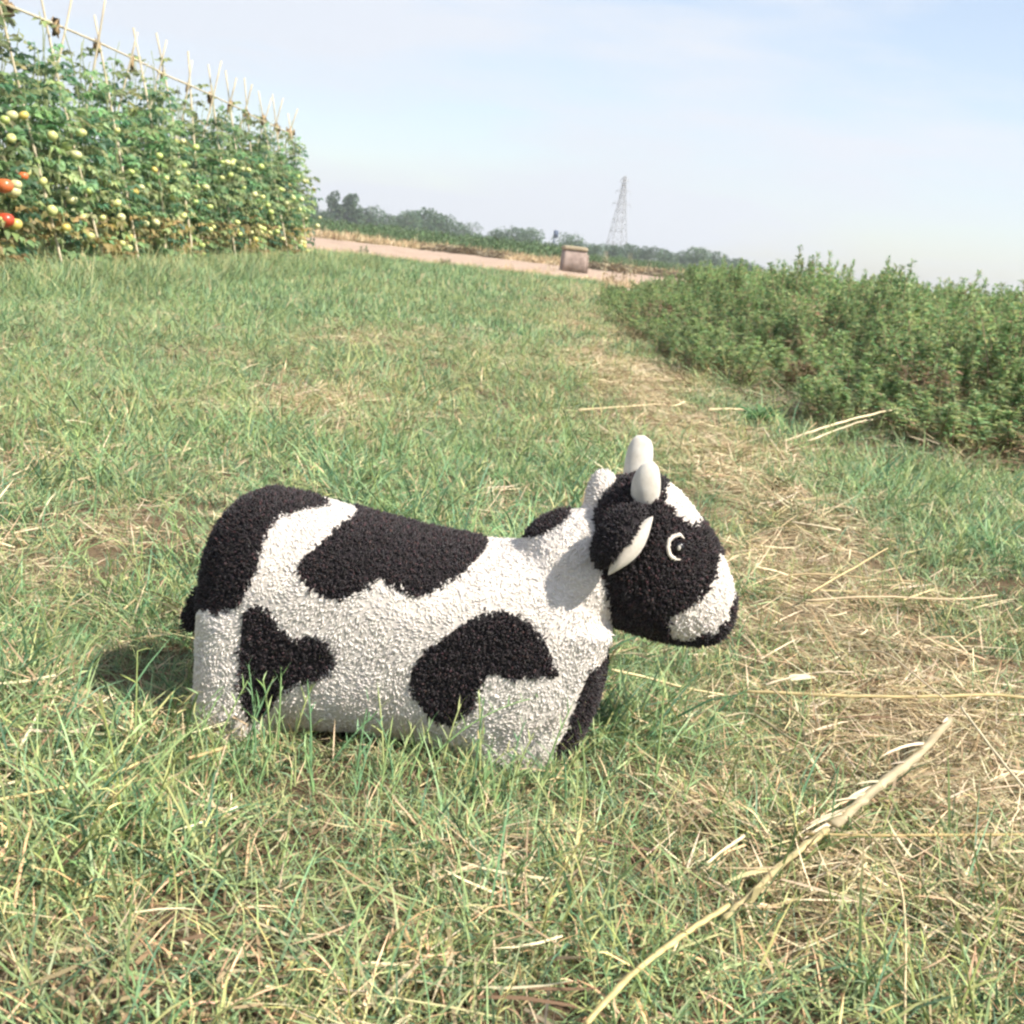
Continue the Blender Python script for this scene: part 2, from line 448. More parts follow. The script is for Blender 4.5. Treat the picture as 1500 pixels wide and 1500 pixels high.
def runner_clump(nr, L0, L1):
    """creeping crabgrass: arching stems with short side blades"""
    mb = MB()
    for _ in range(nr):
        az = rng.uniform(0, 2 * pi); L = rng.uniform(L0, L1); n = int(L / 0.009)
        lean0 = rng.uniform(.2, .9); t = np.linspace(0, 1, n)
        ang = lean0 + rng.uniform(.2, .9) * t
        dl = L / n
        p = np.c_[np.cumsum(np.sin(ang) * dl) * cos(az), np.cumsum(np.sin(ang) * dl) * sin(az), np.cumsum(np.cos(ang) * dl)]
        p += np.r_[rng.uniform(-.04, .04, 2), [-.005]]
        c = jitter_col(GREENS[rng.integers(0, 4)] * np.array([1.25, 1.2, 1.1]), 1, .2)[0]
        V, F = tube(p[::3], np.linspace(.0013, .0007, len(p[::3])), 3, False)
        mb.add(V, F, c)
        k = n
        side = az + np.where(np.arange(k) % 2, .8, -.8) + rng.normal(0, .5, k)
        cb = jitter_col(np.tile(c, (k, 1)), k, .2)
        mb.add(*blades(p, side, rng.uniform(.3, 1.1, k), rng.uniform(.1, .8, k), rng.uniform(.012, .03, k), rng.uniform(.0014, .0026, k), cb, 2))
    return mb

protos = []
for k in range(6): protos.append(turf_clump(64, .06, .025, .075, .0014, .0030, (.15, 1.25), (.1, 1.5), dry=.14).mesh("turf", M_GRASS))          # 0-5
for k in range(3): protos.append(turf_clump(34, .04, .06, .13, .0017, .0034, (0.1, .9), (.3, 1.8), .10).mesh("turf_tall", M_GRASS))   # 6-8
for k in range(3): protos.append(thatch_clump(46, .08, .03, .11, .0024).mesh("thatch", M_STRAW))                          # 9-11
for k in range(2): protos.append(thatch_clump(26, .07, .015, .05, .003, .012, .35).mesh("thatch_dark", M_STRAW))           # 12-13
for k in range(3): protos.append(runner_clump(5, .06, .14).mesh("runner", M_GRASS))                                        # 14-16
for k in range(3): protos.append(turf_clump(90, .12, .06, .12, .004, .0075, dry=.10).mesh("turf_far", M_GRASS))            # 17-19
for k in range(2): protos.append(thatch_clump(70, .14, .06, .2, .006, .05).mesh("thatch_far", M_STRAW))                    # 20-21

def wedge(n, y0, y1, m=1.2):
    y = np.sqrt(rng.uniform(y0 ** 2, y1 ** 2, n * 2)); x = rng.uniform(-1, 1, n * 2) * (0.47 * y1 + m)
    k = np.abs(x) < 0.47 * y + m
    return x[k][:n], y[k][:n]
cow_c = np.array([-0.13, 1.82])
pts, scl, idx, tin = [], [], [], []
for y0, y1, dens, far in ((0.35, 2.2, 1000, 0), (2.2, 5.0, 480, 0), (5.0, 9.0, 230, 0), (9.0, 16.0, 95, 1), (16.0, 28.6, 44, 1)):
    area = (y1 - y0) * 2 * (0.47 * (y0 + y1) / 2 + 1.2)
    x, y = wedge(int(area * dens), y0, y1)
    s = straw_amount(x, y)
    n = len(x)
    in_crop = x > np.interp(y, CROP_EDGE_Y, CROP_EDGE_X) + .35
    under_cow = (np.abs(x - cow_c[0] + .0) < .27) & (np.abs(y - 1.725) < .105)
    keep = ~in_crop & ~under_cow
    if y1 > 20: keep &= y < 27.4 + vnoise(x, y, .6, 12) * 1.3
    lush = vnoise(x, y, 1.7, 13)
    left_patch = np.clip((-.2 - x) / 1.5, 0, 1)
    u = rng.uniform(0, 1, n)
    if not far:
        tuss = vnoise(x, y, 7.5, 51)
        sc = rng.uniform(.75, 1.2, n) * (1 + .25 * (lush - .5)) * (.62 + .85 * tuss) * np.clip(.9 + .06 * y, 1, 1.35)
        ix = rng.integers(0, 6, n)
        ix = np.where(u < .12 + .16 * (tuss > .58), rng.integers(6, 9, n), ix)
        ix = np.where((u > .88), rng.integers(14, 17, n), ix)
        dryp = s * .48 + .03 + .10 * np.clip(1.9 - y, 0, 1) * (vnoise(x, y, 7, 41) > .45)
        v = rng.uniform(0, 1, n)
        ix = np.where(v < dryp, rng.integers(9, 12, n), ix)
        ix = np.where((v > .95 - .08 * np.clip(2.0 - y, 0, 1)) & (v > dryp), rng.integers(12, 14, n), ix)
        short = (ix < 9) | ((ix >= 14) & (ix < 17))
        sc = np.where(short, sc * (1 - .42 * s), sc)
        front = np.clip(1.6 - np.abs(x + .14) / .22, 0, 1) * np.clip(2.0 - np.abs(y - 1.51) / .06, 0, 1)
        shade_side = np.clip(1.5 - np.abs(x + .52) / .12, 0, 1) * np.clip(1.6 - np.abs(y - 1.78) / .18, 0, 1)
        sc = sc * (1 - .22 * front) * (1 - .35 * shade_side)
    else:
        sc = rng.uniform(.8, 1.25, n) * (1.0 if y1 < 20 else 1.5)
        ix = rng.integers(17, 20, n)
        ix = np.where(rng.uniform(0, 1, n) < s * .55 + .02, rng.integers(20, 22, n), ix)
        sc = np.where(ix >= 20, sc * .7, sc)
    tn = np.clip(.05 + .30 * np.clip(2.1 - y, 0, 1) + .30 * s + .5 * (vnoise(x, y, .8, 14) - .5) + .25 * (vnoise(x, y, 6, 15) - .5), 0, 1)
    pts.append(np.c_[x, y, ground_z(x, y)][keep]); scl.append(sc[keep]); idx.append(ix[keep]); tin.append(tn[keep])
pts = np.concatenate(pts); scl = np.concatenate(scl); idx = np.concatenate(idx); tin = np.concatenate(tin)
o = scatter("grass", pts, rng.uniform(0, 2 * pi, len(pts)), scl, idx, tin, protos)
tag(o, "short green grass mixed with dry straw covering the ground", "grass", kind="stuff")

# longer grass at the foot of the tomato row and round the toy
protos2 = [turf_clump(60, .12, .14, .30, .003, .006, (.05, .5), (.2, 1.2), .05).mesh("tall_grass", M_GRASS) for _ in range(4)]
n = 900
y = rng.uniform(8.0, 23.5, n); x = -3.45 + rng.normal(0, .30, n) + .02 * (y - 10)
o = scatter("tall_grass", np.c_[x, y, np.zeros(n)], rng.uniform(0, 6.28, n), rng.uniform(.6, 1.35, n), rng.integers(0, 4, n), rng.uniform(0, .3, n), protos2)
tag(o, "taller green grass along the foot of the tomato row", "grass", kind="stuff")

mbs = MB()
def seed_stem(base, az, lean, curv, L, col, blade=.03):
    n = max(6, int(L / .010)); t = np.linspace(0, 1, n); ang = lean + curv * t; dl = L / n
    p = np.c_[np.cumsum(np.sin(ang) * dl) * cos(az), np.cumsum(np.sin(ang) * dl) * sin(az), np.cumsum(np.cos(ang) * dl)] + np.array(base)
    V, F = tube(p[::2], np.linspace(.0016, .0008, len(p[::2])), 4, False); mbs.add(V, F, col)
    k = n
    cb = jitter_col(np.tile(np.asarray(col), (k, 1)), k, .15)
    mbs.add(*blades(p, az + np.where(np.arange(k) % 2, 1.1, -1.1) + rng.normal(0, .6, k), rng.uniform(.15, .7, k), rng.uniform(0, .6, k), rng.uniform(.4, 1.0, k) * blade, rng.uniform(.0016, .0028, k), cb, 2))
for px, py, az, le, cu, L in [(405, 1085, 1.9, .05, .35, .115), (395, 1090, 2.6, .05, .3, .075), (420, 1090, .9, .25, .2, .12), (375, 1095, 2.2, .2, .3, .09),
                              (350, 1105, 1.2, .3, .4, .08), (300, 1110, .9, .3, .3, .09), (270, 1110, 1.0, .3, .3, .075), (455, 1105, 2.0, .2, .5, .08), (480, 1100, .6, .6, .7, .15),
                              (520, 1120, 1.4, .1, .3, .07), (560, 1125, 2.0, .2, .5, .08), (600, 1130, .4, .5, .9, .14), (640, 1130, 1.2, .2, .5, .075), (668, 1085, 1.6, .02, .2, .085),
                              (700, 1135, 1.9, .15, .4, .08), (740, 1140, 1.2, .2, .4, .06), (790, 1140, .9, .2, .4, .08), (820, 1135, .7, .3, .5, .06), (690, 1180, 1.5, .02, .2, .13),
                              (955, 1180, 1.7, .05, .2, .15), (1210, 1250, 1.4, .1, .3, .10), (240, 1330, 1.0, .3, .5, .11), (480, 1430, .9, .4, .8, .10), (110, 1300, .7, .5, .6, .12),
                              (90, 730, 1.2, .2, .5, .2), (150, 690, .2, .9, .9, .28), (30, 700, 1.8, .1, .4, .2), (135, 790, 1.6, .1, .3, .2), (245, 880, 1.6, .02, .2, .13), (490, 580, .9, .5, .5, .3), (870, 640, .8, .3, .6, .2),
                              (800, 700, 1.0, .3, .6, .16), (760, 690, 1.4, .3, .6, .16), (60, 860, .5, .7, .6, .14), (420, 660, .9, .7, .7, .25)]:
    if 1080 < py < 1145 and px < 830: py += 32; L *= 1.35
    b = G(px, py); b.z = float(ground_z(b.x, b.y))
    seed_stem(b, az, le, cu, L * 1.1, GREENS[rng.integers(0, 4)] * np.array([1.3, 1.22, 1.1]))
for k in range(46):
    px = rng.uniform(270, 860); py = 1128 + (px - 270) * .085 + rng.uniform(-6, 46)
    b = G(px, py); b.z = float(ground_z(b.x, b.y))
    seed_stem(b, rng.uniform(.3, 2.8), rng.uniform(.05, .5), rng.uniform(.1, .9), rng.uniform(.05, .105), GREENS[rng.integers(0, 4)] * np.array([1.2, 1.15, 1.05]), .026)
tag(link("crabgrass_stems", mbs.mesh("crabgrass_stems", M_GRASS)), "upright crabgrass stems standing above the short turf", "grass", kind="stuff")

# ------------------------------------------------------------------ the knitted cow
COW_Y = 1.725
COW = np.array([-0.13, COW_Y, 0.0])
def loft(stations, expo=2.5, seg=28, axis='x'):
    """stations: (pos, hi, lo, half width[, centre shift]) -> closed mesh"""
    V = []; F = []
    n = len(stations)
    for s in stations:
        p, hi, lo, hw = s[:4]; cs = s[4] if len(s) > 4 else 0.0
        c, h = (hi + lo) / 2, (hi - lo) / 2
        for j in range(seg):
            a = 2 * pi * j / seg
            ca, sa = cos(a), sin(a)
            q1 = math.copysign(abs(ca) ** (2 / expo), ca) * hw; q2 = math.copysign(abs(sa) ** (2 / expo), sa) * h
            V.append((p, cs + q1, c + q2) if axis == 'x' else (c + q2, cs + q1, p))
    for i in range(n - 1):
        for j in range(seg):
            a, b = i * seg + j, i * seg + (j + 1) % seg
            F += [(a, b, b + seg), (a, b + seg, a + seg)]
    V.append(np.mean(V[:seg], axis=0)); V.append(np.mean(V[(n - 1) * seg:n * seg], axis=0))
    for j in range(seg):
        F += [(n * seg, (j + 1) % seg, j), (n * seg + 1, (n - 1) * seg + j, (n - 1) * seg + (j + 1) % seg)]
    V = np.array(V, float); F = np.array(F)
    if axis == 'x': F = F[:, ::-1]
    # make normals point outwards
    a, b, c = V[F[:, 0]], V[F[:, 1]], V[F[:, 2]]
    if np.sum(np.einsum('ij,ij->i', a, np.cross(b, c))) < 0: F = F[:, ::-1]
    return V, F
def remesh(parts, voxel, smooth):
    mb = MB()
    for V, F in parts: mb.add(V, F, (1, 1, 1))
    tmp = bpy.data.objects.new("tmp", mb.mesh("tmp", None)); COL.objects.link(tmp)
    r = tmp.modifiers.new("r", 'REMESH'); r.mode = 'VOXEL'; r.voxel_size = voxel
    s = tmp.modifiers.new("s", 'SMOOTH'); s.iterations = smooth; s.factor = .5
    dg = bpy.context.evaluated_depsgraph_get()
    me = bpy.data.meshes.new_from_object(tmp.evaluated_get(dg))
    bpy.data.objects.remove(tmp)
    me.calc_loop_triangles()
    V = np.zeros(len(me.vertices) * 3, np.float32); me.vertices.foreach_get("co", V); V = V.reshape(-1, 3).astype(float)
    T = np.zeros(len(me.loop_triangles) * 3, np.int32); me.loop_triangles.foreach_get("vertices", T); T = T.reshape(-1, 3)
    bpy.data.meshes.remove(me)
    fn = np.cross(V[T[:, 1]] - V[T[:, 0]], V[T[:, 2]] - V[T[:, 0]])
    vn = np.zeros_like(V)
    for k in range(3): np.add.at(vn, T[:, k], fn)
    return V, T, nrm(vn)

# trunk, legs and neck, in world metres with the spine plane at y = 0
trunk = loft([(-.428, .20, .07, .030), (-.423, .238, .030, .060), (-.410, .272, .004, .086), (-.386, .300, -.010, .108), (-.350, .317, -.016, .122), (-.28, .310, .004, .130), (-.20, .296, .014, .134),
              (-.12, .284, .012, .136), (-.03, .278, -.004, .136), (.04, .283, -.018, .134), (.085, .284, -.014, .126), (.120, .266, .010, .110), (.142, .240, .060, .088), (.156, .212, .110, .052)], 2.9)
def leg(x0, x1, xb0, xb1, s, top=.15, yi=.012, yo=.124, ex=3.2):
    yc, hw = s * (yi + yo) / 2, (yo - yi) / 2
    return loft([(-.030, xb1 - .015, xb0 + .015, hw * .85, yc), (-.022, xb1 - .004, xb0 + .004, hw * .96, yc), (-.01, xb1, xb0, hw, yc), (top * .5, (x1 + xb1) / 2, (x0 + xb0) / 2, hw, yc), (top, x1, x0, hw * .96, yc)], ex, 24, 'z')
parts = [trunk]
for s in (-1, 1):
    parts.append(leg(-.420, -.275, -.416, -.315, s, .17, ex=2.3))
    parts.append(leg(-.05, .160, -.015, .094, s, .20, ex=3.8))
parts.append(ellipsoid((.100, 0, .254), (.088, .100, .082), 24, 16, Matrix.Rotation(radians(20), 3, 'Y')))
parts.append(ellipsoid((.126, .030, .352), (.024, .030, .040), 20, 12))
FIT = np.array([.967, 1.0, 1.045])
parts = [(V * FIT, F) for V, F in parts]
bodyV, bodyT, bodyN = remesh(parts, .0065, 9)
headst = loft([(.114, .315, .245, .040), (.120, .340, .222, .066), (.133, .366, .206, .086), (.160, .389, .194, .097), (.198, .394, .186, .100), (.235, .376, .180, .093), (.266, .346, .178, .079),
               (.291, .318, .178, .065), (.312, .288, .184, .050), (.325, .262, .198, .033), (.331, .242, .212, .018)], 2.25)
headst = (headst[0] * FIT, headst[1])
headV, headT, headN = remesh([headst], .006, 8)

OB = radians(17.0)                                     # the oblique side projection the patches were drawn in
def oblique(p):
    p = np.atleast_2d(np.asarray(p, float))
    return np.c_[p[:, 0], p[:, 2] * cos(OB) - np.abs(p[:, 1]) * np.sign(-p[:, 1] + 1e-9) * 0 + (-np.abs(p[:, 1])) * sin(OB)]
def bvh_of(V, T): return BVHTree.FromPolygons([Vector(v) for v in V], [tuple(int(i) for i in t) for t in T])
bvh_body, bvh_head = bvh_of(bodyV, bodyT), bvh_of(headV, headT)
def on_surface(bvh, x, y, fallback):
    d = ray(x, y); o = CAMP - Vector((0, COW_Y, 0))
    hit = bvh.ray_cast(o, d)[0]
    if hit is None:
        q = P(x, y, COW_Y + fallback); hit = Vector((q.x, fallback, q.z))
    return np.array(hit)
def outline(bvh, pts, fallback=-.02):
    # a corner beyond the silhouette keeps its place on the spine plane
    out = []
    for x, y in pts:
        q = on_surface(bvh, x, y, fallback)
        out.append(oblique(q)[0])
    return np.array(out)
def inside(poly, q):
    r = np.zeros(len(q), bool); x, y = q[:, 0], q[:, 1]
    j = len(poly) - 1
    for i in range(len(poly)):
        xi, yi = poly[i]; xj, yj = poly[j]
        c = ((yi > y) != (yj > y)) & (x < (xj - xi) * (y - yi) / (yj - yi + 1e-12) + xi)
        r ^= c; j = i
    return r
BODY_PATCHES = {
    "rump": [(250, 905), (235, 700), (370, 670), (440, 700), (482, 741), (440, 749), (404, 762), (388, 790), (378, 830), (360, 870), (342, 893), (318, 900), (296, 893)],
    "saddle": [(518, 757), (480, 790), (450, 812), (437, 828), (438, 850), (468, 872), (497, 880), (530, 866), (557, 847), (575, 865), (605, 874), (640, 866), (680, 838), (702, 815), (722, 780), (730, 720), (520, 700)],
    "hind_leg": [(355, 900), (372, 887), (392, 891), (408, 918), (430, 936), (455, 933), (480, 943), (496, 965), (488, 985), (460, 1000), (425, 1006), (405, 1020), (390, 1050), (360, 1055), (348, 1010), (350, 960)],
    "shoulder": [(688, 907), (710, 897), (740, 896), (770, 908), (795, 937), (818, 992), (760, 994), (713, 988), (705, 1012), (690, 1043), (660, 1064), (627, 1052), (604, 1018), (601, 985), (620, 955), (652, 933)],
    "neck": [(757, 782), (776, 766), (815, 746), (840, 742), (828, 766), (796, 784), (772, 787)],
}
HEAD_WHITE = {
    "forehead": [(972, 722), (986, 690), (1005, 680), (1075, 762), (1046, 763), (1012, 771), (992, 757), (976, 740)],
    "muzzle": [(1058, 806), (1110, 830), (1110, 872), (1078, 874), (1070, 890), (1068, 905), (1056, 916), (1044, 932), (1036, 922), (1012, 940), (982, 932), (980, 908), (1010, 888), (1034, 868), (1048, 848), (1049, 826)],
}
body_poly = {k: outline(bvh_body, v) for k, v in BODY_PATCHES.items()}
head_poly = {k: outline(bvh_head, v, -.01) for k, v in HEAD_WHITE.items()}
def sample(V, T, N, spacing):
    a, b, c = V[T[:, 0]], V[T[:, 1]], V[T[:, 2]]
    ar = np.linalg.norm(np.cross(b - a, c - a), axis=1) / 2
    n = int(ar.sum() / spacing ** 2)
    t = rng.choice(len(T), n, p=ar / ar.sum())
    u, v = rng.uniform(0, 1, n), rng.uniform(0, 1, n); f = u + v > 1; u[f], v[f] = 1 - u[f], 1 - v[f]
    w = 1 - u - v
    p = a[t] * w[:, None] + b[t] * u[:, None] + c[t] * v[:, None]
    nn = nrm(N[T[t, 0]] * w[:, None] + N[T[t, 1]] * u[:, None] + N[T[t, 2]] * v[:, None])
    return p, nn
def tufts(p, nn, L, W, tiltmax, col, comb=None, tiltmin=.15):
    """little yarn ends: stretched six-point knots leaning on the surface"""
    n = len(p)
    r = rng.normal(0, 1, (n, 3))
    if comb is not None: r = r * .42 + comb
    tg = nrm(r - nn * np.einsum('ij,ij->i', r, nn)[:, None])
    ti = rng.uniform(tiltmin, tiltmax, n)[:, None]
    d = nn * np.cos(ti) + tg * np.sin(ti)
    s = nrm(np.cross(d, tg)); u = np.cross(s, d)
    L = (L * rng.uniform(.65, 1.3, n))[:, None]; W = (W * rng.uniform(.75, 1.25, n))[:, None]
    b0 = p - nn * .0015
    m = b0 + d * L * .55
    V = np.stack([b0, m + s * W, m + u * W, m - s * W, m - u * W, b0 + d * L], 1).reshape(-1, 3)
    F = (np.arange(n)[:, None, None] * 6 + np.array([(0, 2, 1), (0, 3, 2), (0, 4, 3), (0, 1, 4), (5, 1, 2), (5, 2, 3), (5, 3, 4), (5, 4, 1)])[None]).reshape(-1, 3)
    return V, F, np.repeat(col, 6, axis=0)
BLACK, WHITE = np.array([.020, .0155, .0165]), np.array([.70, .655, .60])

cow = empty("toy_cow", COW)
tag(cow, "black and white tufted plush cow sitting in the grass", "plush toy")
OFF = np.array([COW[0], 0, 0])
def cow_part(name, V, F, mat, col, parent, smooth=False, matidx=None):
    o = link(name, mesh_np(name, np.asarray(V) - OFF, F, mat, col, smooth, matidx))
    o.parent = parent
    return o
# edges between black and white wander a little, as hooked yarn does
def wob(q): return q + .0034 * np.c_[vnoise(q[:, 0], q[:, 1], 150, 21) - .5, vnoise(q[:, 0], q[:, 1], 150, 22) - .5] * 2
fc = bodyV[bodyT].mean(1)
fq = oblique(fc); fblack = ((bodyN[bodyT].mean(1)[:, 0] > .60) & (fc[:, 2] < .165) & (fc[:, 0] > .05)).astype(int)
for k, pl in body_poly.items(): fblack |= inside(pl, fq)
body = cow_part("body", bodyV, bodyT, [M_WHITE_CLOTH, M_BLACK_CLOTH], None, cow, True, fblack)
p, nn = sample(bodyV, bodyT, bodyN, .0027)
q = wob(oblique(p)); used = np.zeros(len(p), bool)
chest = (nn[:, 0] > .60 + .1 * (vnoise(q[:, 0], q[:, 1], 90, 23) - .5)) & (p[:, 2] < .165) & (p[:, 0] > .05)
for k, pl in list(body_poly.items()) + [("chest", None)]:
    m = (chest if pl is None else inside(pl, q)) & ~used; used |= m
    c = jitter_col(BLACK, m.sum(), .5, .12); hi = rng.uniform(0, 1, m.sum()) < .12; c[hi] = c[hi] * np.array([2.6, 1.9, 1.8])
    o = cow_part("black_patch", *tufts(p[m], nn[m], .0080, .0014, 1.2, c)[:2], M_YARN, np.repeat(c, 6, 0), body)
    o["label"] = {"rump": "black patch over the rump", "saddle": "black saddle patch across the back", "hind_leg": "black patch on the hind leg", "shoulder": "curved black patch on the shoulder", "neck": "small black patch on top of the neck", "chest": "black strip down the chest"}[k]
m = ~used
shade = .90 + .16 * vnoise(p[m][:, 0] * 1.0 + p[m][:, 1], p[m][:, 2], 45, 25)[:, None]
c = jitter_col(WHITE, m.sum(), .12, .02) * shade
low_brown = np.clip((vnoise(p[m][:, 0] + p[m][:, 1], p[m][:, 2], 22, 27) - .52) * 3, 0, 1) * np.clip(1.25 - p[m][:, 2] / .10, 0, 1)  # brownish noise patches in the pile colour, stronger towards the bottom
c = c * (1 - low_brown[:, None] * np.array([.22, .32, .40]))
comb = np.zeros((m.sum(), 3)); ang = vnoise(p[m][:, 0], p[m][:, 2], 16, 26) * 7
comb[:, 0] = np.cos(ang); comb[:, 2] = np.sin(ang)
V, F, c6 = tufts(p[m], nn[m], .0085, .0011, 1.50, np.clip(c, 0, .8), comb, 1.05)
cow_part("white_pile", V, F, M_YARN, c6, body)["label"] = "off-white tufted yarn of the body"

head = None
fq = oblique(headV[headT].mean(1)); fwhite = np.zeros(len(headT), int)
for k, pl in head_poly.items(): fwhite |= inside(pl, fq)
head = cow_part("head", headV, headT, [M_BLACK_CLOTH, M_WHITE_CLOTH], None, cow, True, fwhite)
p, nn = sample(headV, headT, headN, .0028)
q = wob(oblique(p)); used = np.zeros(len(p), bool)
for k, pl in head_poly.items():
    m = inside(pl, q) & ~used; used |= m
    c = jitter_col(WHITE * 1.05, m.sum(), .14, .03)
    V, F, c6 = tufts(p[m], nn[m], .0075, .0011, 1.45, np.clip(c, 0, .82), None, .8)
    cow_part("white_patch", V, F, M_YARN, c6, head)["label"] = {"forehead": "white blaze on the forehead", "muzzle": "white band round the muzzle"}[k]
m = ~used
c = jitter_col(BLACK, m.sum(), .5, .12); hi = rng.uniform(0, 1, m.sum()) < .12; c[hi] = c[hi] * np.array([2.6, 1.9, 1.8])
V, F, c6 = tufts(p[m], nn[m], .0088, .0018, 1.1, c)
cow_part("black_pile", V, F, M_YARN, c6, head)

# horns
def horn(side):
    if side < 0: b, mdl, t = P(946, 738, COW_Y - .050), P(947, 708, COW_Y - .056), P(957, 676, COW_Y - .058)
    else: b, mdl, t = P(933, 700, COW_Y + .045), P(937, 668, COW_Y + .052), P(944, 638, COW_Y + .056)
    b, mdl, t = [np.array(v) - np.array([0, COW_Y, 0]) for v in (b, mdl, t)]
    if side > 0: b = b - (mdl - b) * .9
    tt = np.linspace(0, 1, 14)[:, None]
    c = b * (1 - tt) ** 2 + 2 * (mdl * 2 - (b + t) / 2) * tt * (1 - tt) + t * tt ** 2
    r = .0205 * (1 - .20 * tt[:, 0]) * np.sqrt(np.clip(1 - (np.clip(tt[:, 0] - .40, 0, 1) / .60) ** 2.3, 0, 1)) * (.84 + .16 * np.sin(np.clip(tt[:, 0] / .45, 0, 1) * pi / 2)) * (.55 + .45 * np.clip(tt[:, 0] / .12, 0, 1) ** .5) + .0008
    V, F = tube(c, r, 18)
    return cow_part("horn", V, F, M_HORN, None, head, True)
horn(-1); horn(1)["label"] = "far horn"
# ears: a black drooping flap with a cream lining showing along its open edge
def ear(side):
    a, b = np.array(P(948, 752, COW_Y - .098)), np.array(P(887, 832, COW_Y - .104))
    a[1] -= COW_Y; b[1] -= COW_Y
    ax = nrm(b - a); ln = np.linalg.norm(b - a)
    outw = np.array([0, -1.0, 0]); outw = nrm(outw - ax * np.dot(outw, ax)); side_v = nrm(np.cross(ax, outw))
    if side_v[0] > 0: side_v = -side_v
    V, F = ellipsoid((0, 0, 0), (1, 1, 1), 28, 18)
    mid = (a + b) / 2 + side_v * .010 + outw * .004
    W = mid + V[:, :1] * ax * ln * .53 + V[:, 1:2] * side_v * np.where(V[:, 1:2] > 0, .027, .008) + V[:, 2:3] * np.where(V[:, 2:3] > 0, .046, .03) * outw
    fn = np.cross(W[F[:, 1]] - W[F[:, 0]], W[F[:, 2]] - W[F[:, 0]])
    if np.sum(np.einsum('ij,ij->i', W[F[:, 0]] - mid, fn)) < 0: F = F[:, ::-1]; fn = -fn
    vn = np.zeros_like(W)
    for k in range(3): np.add.at(vn, F[:, k], fn)
    vn = nrm(vn)
    lc = (a + b) / 2 - side_v * .003 + outw * .007
    V2, F2 = ellipsoid((0, 0, 0), (1, 1, 1), 24, 12)
    bow = (1 - V2[:, :1] ** 2)
    LW = lc + outw * .020 + V2[:, :1] * ax * ln * .53 + V2[:, 1:2] * side_v * .0150 * (.25 + .75 * bow) + (V2[:, 2:3] * .018) * outw
    pp, nnn = sample(W, F, vn, .0033)
    lq = (pp - lc) @ side_v
    keep = (lq > .001)
    pp, nnn = pp[keep], nnn[keep]
    c = jitter_col(BLACK, len(pp), .5, .12)
    TV, TF, c6 = tufts(pp, nnn, .0078, .0017, 1.1, c)
    if side > 0:
        for arr in (W, LW, TV): arr[:, 1] *= -1
        F, F2, TF = F[:, ::-1], F2[:, ::-1], TF[:, ::-1]
    e = cow_part("ear", W, F, M_BLACK_CLOTH, None, cow, True)
    cow_part("ear_pile", TV, TF, M_YARN, c6, e)
    cow_part("ear_lining", LW, F2, M_FELT, None, e, True)["label"] = "cream felt ear lining"
ear(-1); ear(1)
# eyes: an open cream ring with a dark bead
def eye(side):
    c = np.array(on_surface(bvh_head, 990, 802, -.09)); nc = bvh_head.find_nearest(Vector(c))[1]; nv = nrm(np.array(nc))
    if nv[1] > 0: nv = -nv
    xa = nrm(np.array([1.0, 0, .0]) - nv * nv[0]); za = np.cross(xa, nv)
    if za[2] < 0: za = -za
    th = np.radians(np.linspace(55, 300, 26)) - radians(7)
    R = .0145
    pts = c + nv * .0045 + rng.normal(0, .0005, (26, 3)) + (np.cos(th)[:, None] * xa * R * .92 + np.sin(th)[:, None] * za * R * 1.12)
    rr = .0030 * np.clip(np.sin(np.linspace(.12, pi - .12, 26)) * 1.6, .4, 1)
    V, F = tube(pts, rr, 8)
    V2, F2 = ellipsoid(c + nv * .0065 + xa * .002, (.0066, .0046, .0070), 16, 10)
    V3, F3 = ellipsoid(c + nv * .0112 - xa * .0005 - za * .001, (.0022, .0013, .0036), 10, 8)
    for arr in (V, V2, V3):
        if side > 0: arr[:, 1] *= -1
    e = cow_part("eye", V, F, M_FELT, None, head, True)
    cow_part("pupil", V2, F2, M_BUTTON, None, head, True)
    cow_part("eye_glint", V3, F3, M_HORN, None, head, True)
eye(-1); eye(1)
# tail
tp = np.array([np.array(P(296, 868, COW_Y)) - [0, COW_Y, 0], np.array(P(287, 888, COW_Y)) - [0, COW_Y, 0], np.array(P(281, 905, COW_Y)) - [0, COW_Y, 0], np.array(P(278, 922, COW_Y)) - [0, COW_Y, 0]])
V, F = tube(tp, [.010, .011, .0115, .008], 10)
tailo = cow_part("tail", V, F, M_BLACK_CLOTH, None, cow, True)
V0, F0 = V, F
fn = np.cross(V0[F0[:, 1]] - V0[F0[:, 0]], V0[F0[:, 2]] - V0[F0[:, 0]]); vn = np.zeros_like(V0)
for k in range(3): np.add.at(vn, F0[:, k], fn)
vn = nrm(vn)
ctr = tp[np.argmin(np.linalg.norm(V0[:, None] - tp[None], axis=2), axis=1)]
vn = np.where((np.einsum('ij,ij->i', vn, V0 - ctr) < 0)[:, None], -vn, vn)
pp, nnn = sample(V0, F0, vn, .0033)
c = jitter_col(BLACK, len(pp), .5, .12)
V, F, c6 = tufts(pp, nnn, .0085, .0017, 1.0, c)
cow_part("tail_pile", V, F, M_YARN, c6, tailo)

